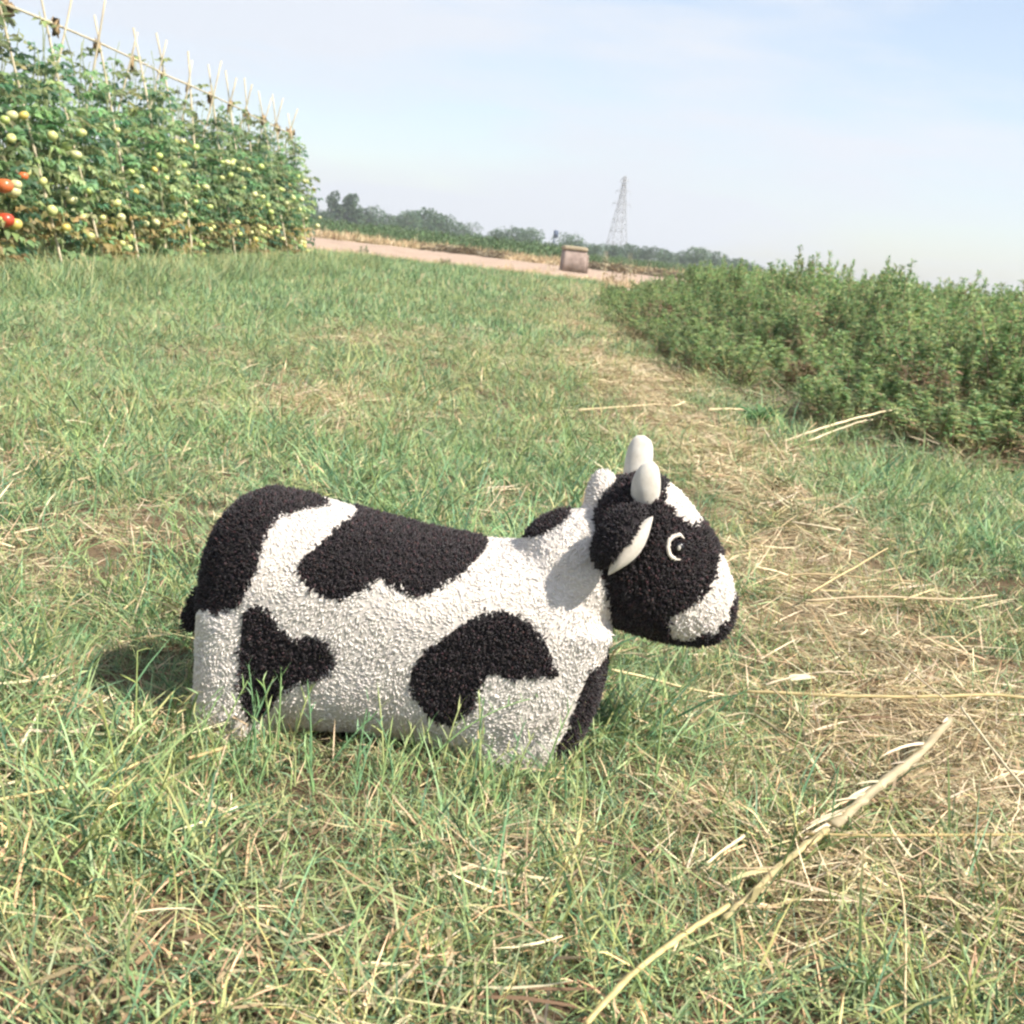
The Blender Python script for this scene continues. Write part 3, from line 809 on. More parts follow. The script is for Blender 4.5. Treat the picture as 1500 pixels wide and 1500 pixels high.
# ------------------------------------------------------------------ dry stalks lying on the grass
def stalk(px, z, r, label, name="straw_stalk", cat="stalk", col=(.62, .50, .30), group="loose dry stalks on the grass", flat=1.0, r1=None, node=True, twigs=()):
    pts = np.array([G(x, y, max(zz - .010, .02)) for (x, y), zz in zip(px, z)])
    # smooth through the given points
    t = np.linspace(0, len(pts) - 1, (len(pts) - 1) * 6 + 1)
    sm = np.stack([np.interp(t, np.arange(len(pts)), pts[:, k]) for k in range(3)], 1)
    for _ in range(8): sm[1:-1] = (sm[:-2] + sm[1:-1] * 2 + sm[2:]) / 4
    sm += rng.normal(0, r * .10, sm.shape); r = r * .72; r1 = None if r1 is None else r1 * .72
    base = sm[0].copy(); base[2] = 0
    n = len(sm); rr = np.linspace(r, r if r1 is None else r1, n) * (1 + .06 * rng.normal(0, 1, n).clip(-1, 1))
    if r > .006: rr *= (1 + .10 * rng.normal(0, 1, n).clip(-2, 2)) * .85
    if node: rr[::9] *= 1.15
    V, F = tube(sm - base, rr, 7)
    if flat != 1.0:
        V = V.copy(); ctr = np.repeat(sm - base, 7, axis=0); V[:n * 7, 2] = ctr[:, 2] + (V[:n * 7, 2] - ctr[:, 2]) * flat
    root = empty(name, base)
    streak = np.r_[np.tile(rng.uniform(.62, 1.22, 7), n), 1, 1][:, None] * (1 + .18 * rng.normal(0, 1, (len(V), 1)).clip(-1.5, 1.5))
    mb = MB(); mb.add(V, F, np.repeat(jitter_col(np.asarray(col), 1, .08, .02), len(V), 0) * streak)
    link("stem", mb.mesh("stem", M_STRAW, True), root)
    for f0, az, L, w in twigs:
        k = int(f0 * (n - 1)); lb = MB()
        lb.add(*blades((sm[k] - base)[None], np.array([az]), np.array([rng.uniform(1.2, 1.5)]), np.array([rng.uniform(.1, .5)]), np.array([L]), np.array([w]), jitter_col(np.asarray(col) * .95, 1, .1), 5))
        link("dry_leaf", lb.mesh("dry_leaf", M_STRAW), root)
    tag(root, label, cat, group)
    return root
D = .052
# the thick dry maize stalk in the right foreground, with its husk
s0 = stalk([(1392, 1052), (1345, 1108), (1300, 1140), (1262, 1172), (1222, 1208)], [.075, .07, .065, .06, .055], .0115, "thick pale maize stalk with ragged husk slanting across the right foreground", "maize_stalk", col=(.66, .55, .36), r1=.0125, flat=.5,
           twigs=[(f_, float(a_), float(l_), float(w_)) for f_, a_, l_, w_ in zip(np.linspace(0, .95, 18), rng.normal(3.95, .25, 18), rng.uniform(.05, .12, 18), rng.uniform(.003, .008, 18))])
stalk([(1212, 1216), (1165, 1248), (1110, 1300), (1060, 1345)], [.052, .052, .05, .045], .006, "frayed lower length of dry stalk below the thick maize stalk", col=(.50, .42, .22), r1=.004, twigs=[(.2, 4.0, .08, .012), (.5, 3.7, .08, .010), (.7, 4.4, .07, .01)])
stalk([(1066, 1326), (1012, 1362), (955, 1402), (905, 1445), (858, 1500)], [.065, .068, .065, .058, .05], .0042, "straight yellow straw at the bottom edge, below the plush cow", col=(.62, .50, .24))
stalk([(1085, 1012), (1200, 1018), (1300, 1021), (1400, 1020), (1460, 1016), (1530, 1026)], [D, D + .01, D + .012, D + .012, D + .01, D], .0036, "long horizontal straw reaching the right edge, above the maize stalk", col=(.66, .53, .27))
stalk([(896, 982), (935, 989), (1000, 1008), (1060, 1018)], [.06, .055, .05, .045], .0035, "straw starting at the plush cow's chest", col=(.66, .55, .30), r1=.0024)
stalk([(1408, 1036), (1440, 1080), (1480, 1130), (1530, 1190)], [.09, .085, .075, .06], .0026, "thin pale straw leaning down to the right edge", col=(.66, .57, .38))
stalk([(1232, 1188), (1290, 1235), (1322, 1290), (1328, 1380), (1325, 1500)], [.05, .08, .085, .07, .05], .0019, "thin bent straw hanging down from the maize stalk to the bottom edge", col=(.58, .48, .28), node=False)
stalk([(1180, 1222), (1300, 1224), (1420, 1223), (1540, 1222)], [.05, .055, .055, .05], .0024, "long horizontal straw to the right edge, below the maize stalk", col=(.64, .50, .24))
stalk([(-30, 1176), (60, 1160), (145, 1142), (205, 1118)], [.05, .052, .05, .045], .0026, "yellow straw at the left edge in front of the plush cow", col=(.64, .50, .24))
stalk([(276, 1112), (300, 1104), (335, 1094)], [.05, .052, .05], .0034, "short orange straw below the plush cow's hind leg", col=(.66, .48, .24), group=None)
stalk([(848, 601), (910, 596), (972, 592)], [.06, .06, .06], .0075, "straw lying in the grass above the cow's horns", col=(.70, .58, .34), r1=.004)
stalk([(1038, 600), (1075, 598), (1122, 606)], [.06, .06, .05], .0075, "short straw beside the broad-leaved weed", col=(.66, .55, .34))
stalk([(1145, 648), (1200, 628), (1255, 612), (1322, 597)], [.05, .12, .16, .17], .008, "longest forked twig leaning against the crop edge", "dry_twig", "twig", (.68, .58, .38), "dry twigs at the crop edge", r1=.005, node=False)
stalk([(1180, 648), (1230, 628), (1262, 617), (1278, 615)], [.05, .09, .12, .13], .007, "shorter twig just below the long forked twig", "dry_twig", "twig", (.68, .58, .38), "dry twigs at the crop edge", r1=.004, node=False)
stalk([(1118, 628), (1140, 660), (1155, 682)], [.06, .05, .04], .006, "short dry twig pointing down from the weed", "dry_twig", "twig", (.64, .54, .36), "dry twigs at the crop edge", r1=.003, node=False)
stalk([(1160, 765), (1195, 770), (1232, 777)], [.05, .055, .05], .0052, "short pale straw right of the cow's forehead", col=(.74, .63, .42))
stalk([(1188, 868), (1240, 838), (1300, 803)], [.05, .065, .08], .0033, "straw rising to the right of the cow's muzzle", col=(.62, .50, .26), r1=.002)
stalk([(1120, 850), (1180, 838), (1260, 846), (1340, 852)], [.045, .055, .05, .045], .003, "brownish straw level with the cow's muzzle", col=(.50, .38, .22))
stalk([(1180, 880), (1290, 872), (1400, 880), (1460, 872)], [.045, .055, .055, .05], .003, "pale straw lying right of the cow's nose", col=(.62, .50, .32))
stalk([(1120, 1003), (1165, 990), (1205, 984), (1250, 984)], [.055, .06, .065, .06], .0040, "curled pale husk in the straw right of the cow's chest", "dry_husk", "husk", (.58, .49, .34), None, flat=.5, r1=.0030, twigs=[(.5, .1, .06, .014), (.3, .3, .05, .012)])
stalk([(1130, 1008), (1160, 1035), (1195, 1070)], [.07, .065, .05], .0022, "thin straw crossing below the curled husk", col=(.62, .50, .30))
stalk([(1232, 957), (1295, 950), (1335, 985), (1385, 1025)], [.06, .10, .10, .075], .0022, "bent thin straw arching over the horizontal straw", col=(.66, .56, .38), node=False)
stalk([(700, 1218), (790, 1212), (880, 1220)], [.03, .032, .03], .0022, "faint straw in the turf below the cow's front leg", col=(.56, .44, .24))
stalk([(820, 1215), (900, 1238), (985, 1250)], [.035, .035, .03], .0025, "brown stem in the turf under the cow's muzzle", col=(.24, .15, .11))
stalk([(1035, 1265), (1060, 1245), (1090, 1225)], [.05, .055, .055], .0028, "short pale straw left of the maize stalk", col=(.66, .56, .36))
stalk([(1060, 1050), (1100, 1040), (1160, 1085), (1190, 1095)], [.055, .06, .06, .05], .0024, "kinked straw between the cow's chest and the maize stalk", col=(.62, .52, .34))

# ------------------------------------------------------------------ tomato row on its bamboo trellis
RAIL_X, RAIL_Z = -4.30, 2.04
Y0, Y1 = 6.2, 22.2
tre = empty("tomato_trellis", (RAIL_X, (Y0 + Y1) / 2, 0))
tag(tre, "long bamboo trellis of crossed stakes carrying the tomato plants", "trellis")
T0 = np.array([RAIL_X, (Y0 + Y1) / 2, 0])
def cane(p0, p1, r0, r1, name, parent, off, mat=M_BAMBOO, bow=0.02):
    t = np.linspace(0, 1, 13)[:, None]
    pts = np.asarray(p0) * (1 - t) + np.asarray(p1) * t
    pts += np.sin(t * pi) * rng.normal(0, bow, 3)
    rr = np.linspace(r0, r1, 13); rr[::3] *= 1.22
    V, F = tube(pts - off, rr, 8)
    o = link(name, mesh_np(name, V, F, mat, None, True), parent)
    return o
yy = np.arange(Y0, Y1 + .1, 1.03)
for i, y in enumerate(yy):
    j = rng.normal(0, .10, 6)
    h1, h2 = RAIL_Z + rng.uniform(.26, .50), RAIL_Z + rng.uniform(.22, .48)
    for s, h, jj in ((1, h1, j[0]), (-1, h2, j[1])):
        fx_ = RAIL_X + s * .48
        k = (h - RAIL_Z) / RAIL_Z
        top = np.array([RAIL_X - s * .48 * k * 1.0 + s * .012, y + .02 * s + jj * (1 + k) + rng.normal(0, .06), h])
        foot = np.array([fx_ + j[3] * .4, y + .02 * s - jj, -.05])
        cane(foot, top, .0125, .0085, "stake", tre, T0, bow=.03)
    V, F = ellipsoid(np.array([RAIL_X, y, RAIL_Z]) - T0, (.018, .018, .022), 10, 7)
    link("twine_knot", mesh_np("twine_knot", V * (1 + .1 * rng.normal(0, 1, V.shape) * .2), F, M_TWINE, None, True), tre)
for i in range(0, len(yy) - 1, 4):
    a, b = yy[i], yy[min(i + 4, len(yy) - 1)]
    cane((RAIL_X, a - .15, RAIL_Z + .02 + rng.normal(0, .015)), (RAIL_X, b + .15, RAIL_Z + .02 + rng.normal(0, .015)), .011, .009, "top_rail", tre, T0, bow=.012)

TOM_G = np.array([(.185, .325, .155), (.235, .36, .17), (.12, .23, .13), (.31, .39, .185), (.38, .41, .20)])
def tomato_plant_mesh(seed, H):
    mb = MB(); st = MB()
    nst = 3
    spots = []
    for k in range(nst):
        n = 16; t = np.linspace(0, 1, n)
        x = rng.uniform(-.08, .08) + np.cumsum(rng.normal(0, .016, n)) - .20 * t
        y = rng.uniform(-.16, .16) + np.cumsum(rng.normal(0, .022, n))
        z = t * H * rng.uniform(.88, 1.05)
        p = np.c_[x, y, z]
        V, F = tube(p, np.linspace(.009, .004, n), 5); st.add(V, F, (.24, .27, .12))
        spots.append(p)
    allp = np.concatenate([s_[1:] for s_ in spots])
    nl = 120
    zz_ = allp[:, 2] / H; pw = np.clip(1.3 - zz_ ** 2.0 * 1.15, .14, 1); pw /= pw.sum()
    b = allp[rng.choice(len(allp), nl, p=pw)] + rng.normal(0, .03, (nl, 3))
    b[:, 2] = np.clip(b[:, 2] * rng.uniform(.9, 1.0, nl), .06, None)
    az = rng.uniform(0, 2 * pi, nl)
    Lr = rng.uniform(.14, .26, nl)
    ang0, ang1 = rng.uniform(.7, 1.4, nl), rng.uniform(.3, 1.1, nl)
    hd = np.c_[np.cos(az), np.sin(az), np.zeros(nl)]
    col = jitter_col(TOM_G[rng.integers(0, 5, nl)], nl, .25, .08)
    low = (b[:, 2] < .55) & (rng.uniform(0, 1, nl) < .28)
    col[low] = jitter_col(np.array([.36, .30, .13]), low.sum(), .3)
    p = b.copy(); K = 5
    for k in range(K):
        a = ang0 + ang1 * k / K
        d = hd * np.sin(a)[:, None] + np.array([0, 0, 1.]) * np.cos(a)[:, None]
        p = p + d * (Lr / K)[:, None]
        up = nrm(hd * -np.cos(a)[:, None] + np.array([0, 0, 1.]) * np.sin(a)[:, None])
        sd = np.cross(d, up)
        if k == 0: continue
        for s in ((-1, 1) if k < K - 1 else (-1, 0, 1)):
            dd = nrm(d * (.6 if s else 1) + sd * s * .85 + rng.normal(0, .28, (nl, 3)) - np.array([0, 0, .25]))
            L = rng.uniform(.055, .10, nl) * (1 if k > 1 else .75)
            mb.add(*leaves(p, dd, nrm(up + rng.normal(0, .35, (nl, 3))), L, L * rng.uniform(.5, .7, nl), jitter_col(col, nl, .12), .35, .3))
    return mb.mesh("foliage", M_TOMLEAF), st.mesh("stem", M_STEM, True), allp
variants = [tomato_plant_mesh(k, H) for k, H in enumerate((1.85, 2.0, 1.75, 1.95, 1.65, 2.1))]
def tomato_mesh(col, k):
    V, F = ellipsoid((0, 0, 0), (.036, .036, .031), 12, 8)
    a = np.arctan2(V[:, 1], V[:, 0]); V[:, :2] *= (1 + .05 * np.cos(5 * a))[:, None]
    V[:, 2] -= .008 * np.exp(-(np.hypot(V[:, 0], V[:, 1]) / .012) ** 2) * (V[:, 2] > 0)
    mb = MB(); mb.add(V, F, np.asarray(col))
    az = np.arange(5) * 2 * pi / 5
    mb.add(*blades(np.tile([0, 0, .024], (5, 1)), az, np.full(5, 1.2), np.full(5, .6), np.full(5, .028), np.full(5, .009), np.tile([.10, .18, .06], (5, 1)), 2))
    return mb.mesh("tomato", M_TOM, True)
def fruit_mat():
    m = leaf_mat("tomato_skin", .28, 0.0, .5, .08); return m
M_TOM = fruit_mat()
FRUIT = [tomato_mesh(c, i) for i, c in enumerate(((.56, .57, .22), (.44, .52, .16), (.62, .60, .30), (.60, .48, .13), (.62, .16, .05), (.50, .07, .03)))]
NPOS = ["nearest", "second"]
def plant_at(x, y, i, v, front):
    fol, stem, allp = variants[v]
    root = empty("tomato_plant", (x, y, 0), 0 if front else pi)
    root.scale = (rng.uniform(.92, 1.08), rng.uniform(.92, 1.08), rng.uniform(.93, 1.05))
    f = link("foliage", fol, root); s_ = link("stem", stem, root)
    if front:
        cl = [(rng.uniform(-.2, .2), rng.uniform(.25, 1.35)) for _ in range(3)]
        for k in range(rng.integers(3, 6)):
            p = allp[rng.integers(0, len(allp))]
            cy_, cz_ = cl[k % 3]; z = cz_ + rng.normal(0, .05)
            red = False
            m = FRUIT[rng.integers(4, 6)] if red else FRUIT[rng.choice(4, p=(.35, .25, .28, .12))]
            t = link("tomato", m, root, (rng.uniform(.04, .21), cy_ + rng.normal(0, .05), z))
            t.rotation_euler = (rng.normal(0, .3), rng.normal(0, .3), rng.uniform(0, 6.28))
            sc = rng.uniform(.8, 1.3); t.scale = (sc, sc, sc)
    for px_, py_, sz_, m_ in RIPE:
        q = P(px_, py_, y); lx = RAIL_X + .27 + .30
        q = P(px_, py_, lx / ray(px_, py_).x * ray(px_, py_).y)
        if front and abs(q.y - y) < .231:
            t = link('tomato', FRUIT[m_], root, ((q.x - x) / root.scale[0], (q.y - y) / root.scale[1], q.z / root.scale[2])); t.scale = (sz_, sz_, sz_); t['label'] = 'ripening red tomato'
    return root
RIPE = [(6, 272, 1.7, 4), (20, 280, 1.4, 2), (8, 322, 1.7, 5), (22, 328, 1.4, 3), (34, 258, 1.0, 4), (100, 335, .8, 4)]
yp = np.arange(8.2, 22.3, .46)
for i, y in enumerate(yp):
    r = plant_at(RAIL_X + .31 + rng.normal(0, .05), y + rng.normal(0, .04), i, i % 6, True)
    if y < 9.6: lab = "tomato plant at the near left end of the trellis row"
    elif y > 21.6: lab = "last tomato plant at the far end of the trellis row"
    else: lab = "leafy tomato plant on the near side of the trellis with pale fruit"
    tag(r, lab, "tomato plant", "tomato plants along the trellis")
for i, y in enumerate(np.arange(8.4, 22.0, .62)):
    r = plant_at(RAIL_X - .36 + rng.normal(0, .04), y + rng.normal(0, .06), i, (i * 2 + 1) % 6, False)
    tag(r, "tomato plant behind the trellis, seen through the front plants", "tomato plant", "tomato plants behind the trellis")

# ------------------------------------------------------------------ leafy crop on the right
CROP_G = np.array([(.23, .375, .155), (.29, .42, .175), (.15, .275, .13), (.37, .445, .20), (.42, .44, .20)])
def crop_mesh(H, nstem, spread, upright, dry=.0):
    mb = MB(); st = MB()
    for k in range(nstem):
        az = rng.uniform(0, 2 * pi); L = H * rng.uniform(.7, 1.08); n = 15
        lean = rng.uniform(.05, .55) * (1 if not upright else .55); cu = rng.uniform(-.45, .25)
        t = np.linspace(0, 1, n); a = lean + cu * t; dl = L / n
        r0 = rng.uniform(0, spread); a0 = rng.uniform(0, 2 * pi)
        p = np.c_[r0 * cos(a0) + np.cumsum(np.sin(a) * dl) * cos(az), r0 * sin(a0) + np.cumsum(np.sin(a) * dl) * sin(az), np.cumsum(np.cos(a) * dl)]
        brown = rng.uniform() < .35
        V, F = tube(p[::2], np.linspace(.005, .002, len(p[::2])), 4, False); st.add(V, F, (.30, .21, .13) if brown else (.22, .25, .12))
        m = 135 if dry == 0 else 80
        tt = np.clip(rng.beta(1.7, 1.0, m), .1, 1.0); tt[:34] = rng.uniform(.82, 1.02, 34).clip(0, 1)
        q = np.stack([np.interp(tt, t, p[:, c]) for c in range(3)], 1)
        la = rng.uniform(0, 2 * pi, m); elv = rng.uniform(-.2, .85, m) + np.where(tt > .85, .45, 0)
        d = np.c_[np.cos(la) * np.cos(elv), np.sin(la) * np.cos(elv), np.sin(elv)]
        LL = rng.uniform(.026, .058, m) * np.where(tt > .85, .75, 1.0) * (1.15 - .25 * tt)
        off = rng.uniform(0, .07, m) * (1.1 - tt)
        col = jitter_col(CROP_G[rng.integers(0, 5, m)], m, .25, .08)
        dead = rng.uniform(0, 1, m) < np.clip(.9 - 1.3 * tt, 0, .7) + .05 + dry
        col[dead] = jitter_col(np.array([.36, .265, .165]), dead.sum(), .35)
        mb.add(*leaves(q + d * off[:, None], d, nrm(np.c_[rng.normal(0, .4, (m, 2)), np.ones(m)]), LL, LL * rng.uniform(.30, .46, m), col, .3, .25))
    return mb.mesh("foliage", M_CROP), st.mesh("stem", M_STEM)
crop_var = [crop_mesh(.62, 9, .16, False) for _ in range(3)] + [crop_mesh(.74, 8, .12, True) for _ in range(3)] + [crop_mesh(.55, 9, .16, False, .75), crop_mesh(.70, 5, .12, True, .6)]
cand = []
for y in np.arange(3.9, 19.2, .30):
    ex = float(np.interp(y, CROP_EDGE_Y, CROP_EDGE_X))
    x = ex + float(vnoise(0.0, y, .9, 61) - .5) * (.5 if y < 13 else .15) - (.28 if rng.uniform() < .35 and y < 13 else 0)
    while x < .47 * y + 1.5:
        cand.append((x + rng.uniform(-.09, .09) + .12, y + rng.uniform(-.12, .12), x - ex))
        x += .32
cand = np.array(cand)
# the ones that show: near the edge of the stand, or the first few rows as seen from the path
score = cand[:, 2] + .22 * cand[:, 1]
order = np.argsort(score)
solo = order[:250]; rest = order[250:]
def edge_height(x, y, d): return np.clip(.45 + .55 * np.clip(d / .9, 0, 1), 0, 1) * np.interp(y, [4, 7, 10, 14, 19], [.76, .84, .98, 1.0, .82])
for k in solo:
    x, y, d = cand[k]
    v = int(rng.integers(0, 3)) if d < .5 else int(rng.integers(2, 6))
    if rng.uniform() < (.16 if d < .6 else .04): v = 6 + int(rng.integers(0, 2))
    r = empty("crop_plant", (x, y, 0), rng.uniform(0, 2 * pi))
    h = float(edge_height(x, y, d)) * rng.uniform(.68, 1.22)
    r.scale = (rng.uniform(.9, 1.15), rng.uniform(.9, 1.15), h)
    link("foliage", crop_var[v][0], r); link("stem", crop_var[v][1], r)["kind"] = "stuff"
    tag(r, "bushy green crop plant at the edge of the stand on the right" if d < .5 else "upright leafy crop plant inside the dense stand on the right", "crop plant", "edge plants of the crop on the right" if d < .5 else "inner plants of the crop on the right")
rp_ = cand[rest]
o = scatter("crop_stand", np.c_[rp_[:, 0], rp_[:, 1], np.zeros(len(rp_))], rng.uniform(0, 6.28, len(rp_)), edge_height(rp_[:, 0], rp_[:, 1], rp_[:, 2]) * rng.uniform(.9, 1.1, len(rp_)), rng.integers(0, 6, len(rp_)), np.zeros(len(rp_)), [c_[0] for c_ in crop_var], .05)
tag(o, "dense green crop filling the ground behind the edge plants", "crop", kind="stuff")
# leaf litter and twigs under the crop edge
lp = [thatch_clump(40, .15, .04, .14, .006, .05, .45).mesh("litter", M_STRAW) for _ in range(3)]
n = 500; y = rng.uniform(4.2, 18, n); x = np.interp(y, CROP_EDGE_Y, CROP_EDGE_X) + rng.normal(.15, .2, n)
o = scatter("leaf_litter", np.c_[x, y, np.full(n, .005)], rng.uniform(0, 6.28, n), rng.uniform(.7, 1.2, n), rng.integers(0, 3, n), np.zeros(n), lp)
tag(o, "brown dry leaf litter under the crop edge", "litter", kind="stuff")
# broad-leaved weed beside the crop
wb = G(1112, 622); root = empty("broadleaf_weed", (wb.x, wb.y, 0))
mb = MB(); n = 54
az = rng.uniform(0, 6.28, n); el = rng.uniform(.1, 1.1, n)
d = np.c_[np.cos(az) * np.cos(el), np.sin(az) * np.cos(el), np.sin(el)]; L = rng.uniform(.05, .12, n)
mb.add(*leaves(d * .03, d, np.tile([0, 0, 1.], (n, 1)) + rng.normal(0, .2, (n, 3)), L, L * .45, jitter_col(np.array([.10, .20, .085]), n, .25), .3, .35))
link("foliage", mb.mesh("foliage", M_CROP), root)
st = MB(); V, F = tube([(0, 0, -.01), (.005, 0, .03), (.006, .004, .07)], [.006, .005, .002], 6); st.add(V, F, (.12, .18, .07)); link("stem", st.mesh("stem", M_STEM), root)
tag(root, "dark green broad-leaved weed at the crop edge above the straw", "weed")

# ------------------------------------------------------------------ far side of the field
# strip of dry grass and dark weeds along the far edge of the bare soil
dp = [turf_clump(60, .5, .25, .55, .02, .04, (.05, .6), (.1, .8), 1.0).mesh("dry_tuft", M_STRAW) for _ in range(3)]
bp_ = MB()
for _ in range(2):
    mb = thatch_clump(60, .5, .2, .5, .05, .3, .55); dp.append(mb.mesh("brown_tuft", M_STRAW))
n = 1500; x = rng.uniform(-34, 34, n); y = 52.6 + rng.normal(0, .9, n) + vnoise(x, x * 0, .2, 30) * 1.5
dark = vnoise(x, y * .3, .33, 31) > .52
o = scatter("dry_grass_strip", np.c_[x, y, np.zeros(n)], rng.uniform(0, 6.28, n), rng.uniform(.45, 1.0, n), np.where(dark & (y < 53.2), rng.integers(3, 5, n), rng.integers(0, 3, n)), np.zeros(n), dp)
tag(o, "strip of yellow dry grass and brown weeds beyond the bare field", "dry grass", kind="stuff")
# sparse pale stubble where turf meets soil
sp = [turf_clump(30, .2, .08, .22, .008, .014, (.1, .8), (.1, .9), .9).mesh("stubble", M_STRAW) for _ in range(3)]
n = 800; x = rng.uniform(-9, 9, n); y = 27.8 + np.abs(rng.normal(0, 2.2, n)) * np.where(x > -1, 1.2, .5)
o = scatter("stubble", np.c_[x, y, np.full(n, .02)], rng.uniform(0, 6.28, n), rng.uniform(.5, 1.1, n), rng.integers(0, 3, n), np.zeros(n), sp)
tag(o, "sparse pale stubble where the turf meets the bare soil", "stubble", kind="stuff")
# low green growth before the trees
TREE_G = np.array([(.09, .155, .085), (.115, .185, .10), (.07, .12, .075), (.14, .205, .105)])
def bush_mesh(nl, rx, rz, ls, pal):
    mb = MB()
    u = nrm(rng.normal(0, 1, (nl, 3))); rad = rng.uniform(.55, 1.0, (nl, 1)) ** .5
    lump = 1 + .18 * np.sin(u[:, :1] * 5 + u[:, 1:2] * 4) + .12 * np.sin(u[:, 2:3] * 9)
    p = u * rad * lump * np.array([rx, rx, rz]); p[:, 2] = np.abs(p[:, 2])
    d = nrm(u + rng.normal(0, .6, (nl, 3))); L = rng.uniform(.6, 1.3, nl) * ls
    mb.add(*leaves(p, d, nrm(rng.normal(0, 1, (nl, 3))), L, L * .6, jitter_col(pal[rng.integers(0, len(pal), nl)], nl, .25), .2, .1))
    return mb
GB = np.array([(.11, .18, .075), (.14, .20, .09), (.09, .15, .07)])
bp2 = [bush_mesh(420, 1.2, .8, .17, GB).mesh("low_bush", M_TREE) for _ in range(3)]
n = 900; y = rng.uniform(58, 120, n); x = rng.uniform(-1, 1, n) * (.45 * y + 4)
o = scatter("low_green_growth", np.c_[x, y, np.zeros(n)], rng.uniform(0, 6.28, n), rng.uniform(.7, 1.25, n) * np.interp(y, [58, 120], [.7, .95]) * np.where(x > 0.03 * y, .62, 1), rng.integers(0, 3, n), np.zeros(n), bp2, .08)
tag(o, "low band of green growth in front of the far trees", "undergrowth", kind="stuff")

def tree(name, px, top, Yd, wpx, label, sparse=False, base_px=None, group="trees on the horizon"):
    """one tree at distance Yd whose crown is wpx wide in the photograph"""
    q = P(px, top, Yd); H = q.z; R = wpx / FPX * Yd / 2 * 1.25
    root = empty(name, (q.x, Yd, 0))
    crown = MB(); nlob = 11 if not sparse else 9
    for k in range(nlob):
        a = rng.uniform(0, 2 * pi); rr = R * rng.uniform(.25, .62) * (0 if k == 0 else 1)
        lr = R * rng.uniform(.38, .6) * (.75 if sparse else 1)
        cz = H - lr * .8 if k == 0 else (rng.uniform(.30, .80) if k < 7 else rng.uniform(.12, .4)) * H
        lz = min(lr * (1.2 if sparse else .95), H * .38)
        cz = min(cz, H - lz * .95)
        nl = 260 if not sparse else 150
        u = nrm(rng.normal(0, 1, (nl, 3))); p = u * (rng.uniform(.35, 1, (nl, 1)) ** .45) * np.array([lr, lr, lz])
        p = p * (1 + .16 * np.sin(u[:, :1] * 7 + k) * np.sin(u[:, 2:3] * 6 + k)) + np.array([cos(a) * rr, sin(a) * rr, cz])
        p[:, 2] = np.maximum(p[:, 2], .2)
        L = rng.uniform(.5, 1.2, nl) * .085 * max(H, 3)
        crown.add(*leaves(p, nrm(u + rng.normal(0, .6, (nl, 3))), nrm(rng.normal(0, 1, (nl, 3))), L, L * .65, jitter_col(TREE_G[rng.integers(0, 4, nl)] * rng.uniform(.85, 1.15), nl, .25), .2, .1))
    link("crown", crown.mesh("crown", M_TREE), root)
    tb = MB()
    V, F = tube([(0, 0, -.2), (.03 * H, 0, H * .3), (0, .02 * H, H * .62), (.02 * H, 0, H * .85)], np.array([.035, .028, .018, .008]) * H, 7); tb.add(V, F, (.13, .10, .08))
    for k in range(5):
        a = rng.uniform(0, 2 * pi); z0 = H * rng.uniform(.25, .6); l_ = R * .6
        V, F = tube([(0, 0, z0), (cos(a) * l_ * .5, sin(a) * l_ * .5, z0 + .12 * H), (cos(a) * l_, sin(a) * l_, z0 + .2 * H)], np.array([.015, .010, .004]) * H, 5); tb.add(V, F, (.13, .10, .08))
    link("trunk", tb.mesh("trunk", M_BARK), root)
    tag(root, label, "tree", group)
tree("tree", 456, 288, 210, 22, "dark tree half hidden behind the far end of the tomato row")
tree("poplar_tree", 491, 281, 205, 24, "thin loose poplar, leftmost of the two tall trees on the horizon", True)
tree("poplar_tree", 517, 285, 208, 30, "fuller poplar, right of the two tall trees on the horizon")
tree("tree", 474, 310, 200, 26, "low dark tree at the foot of the leftmost poplar")
tree("tree", 545, 302, 212, 38, "rounded tree just right of the two tall poplars")
tree("tree", 573, 315, 215, 30, "small tree left of the large rounded tree clump")
tree("tree", 596, 309, 200, 40, "left crown of the large rounded tree clump")
tree("tree", 622, 306, 205, 52, "tallest middle crown of the large rounded tree clump")
tree("tree", 646, 313, 208, 40, "right crown of the large rounded tree clump")
tree("tree", 680, 324, 202, 44, "pointed round tree right of the large clump")
tree("tree", 728, 337, 205, 34, "left of the pair of grey-green trees mid horizon")
tree("tree", 752, 333, 210, 40, "middle tree of the group left of the blue post")
tree("tree", 778, 335, 206, 42, "right tree of the group left of the blue post")
tree("tree", 705, 345, 215, 30, "low tree in the gap between two clumps mid horizon")
tree("tree", 838, 343, 200, 44, "round tree right behind the stone pillar")
for i, (x, t, w) in enumerate([(872, 358, 34), (897, 359, 36), (922, 358, 34), (948, 361, 36), (975, 366, 36), (1000, 368, 34), (1024, 363, 36), (1048, 369, 34), (1075, 378, 36), (1100, 384, 40)]):
    tree("tree", x, t, 205 + (i % 3) * 4, w, ["low tree just right of the stone pillar", "low tree in front of the pylon's left leg", "low tree in front of the pylon's right leg", "first low tree right of the pylon", "second low tree right of the pylon",
         "third low tree right of the pylon", "taller bushy tree where the treeline meets the crop", "low tree just above the crop edge", "low tree partly behind the crop tops", "last low tree behind the crop tops"][i])

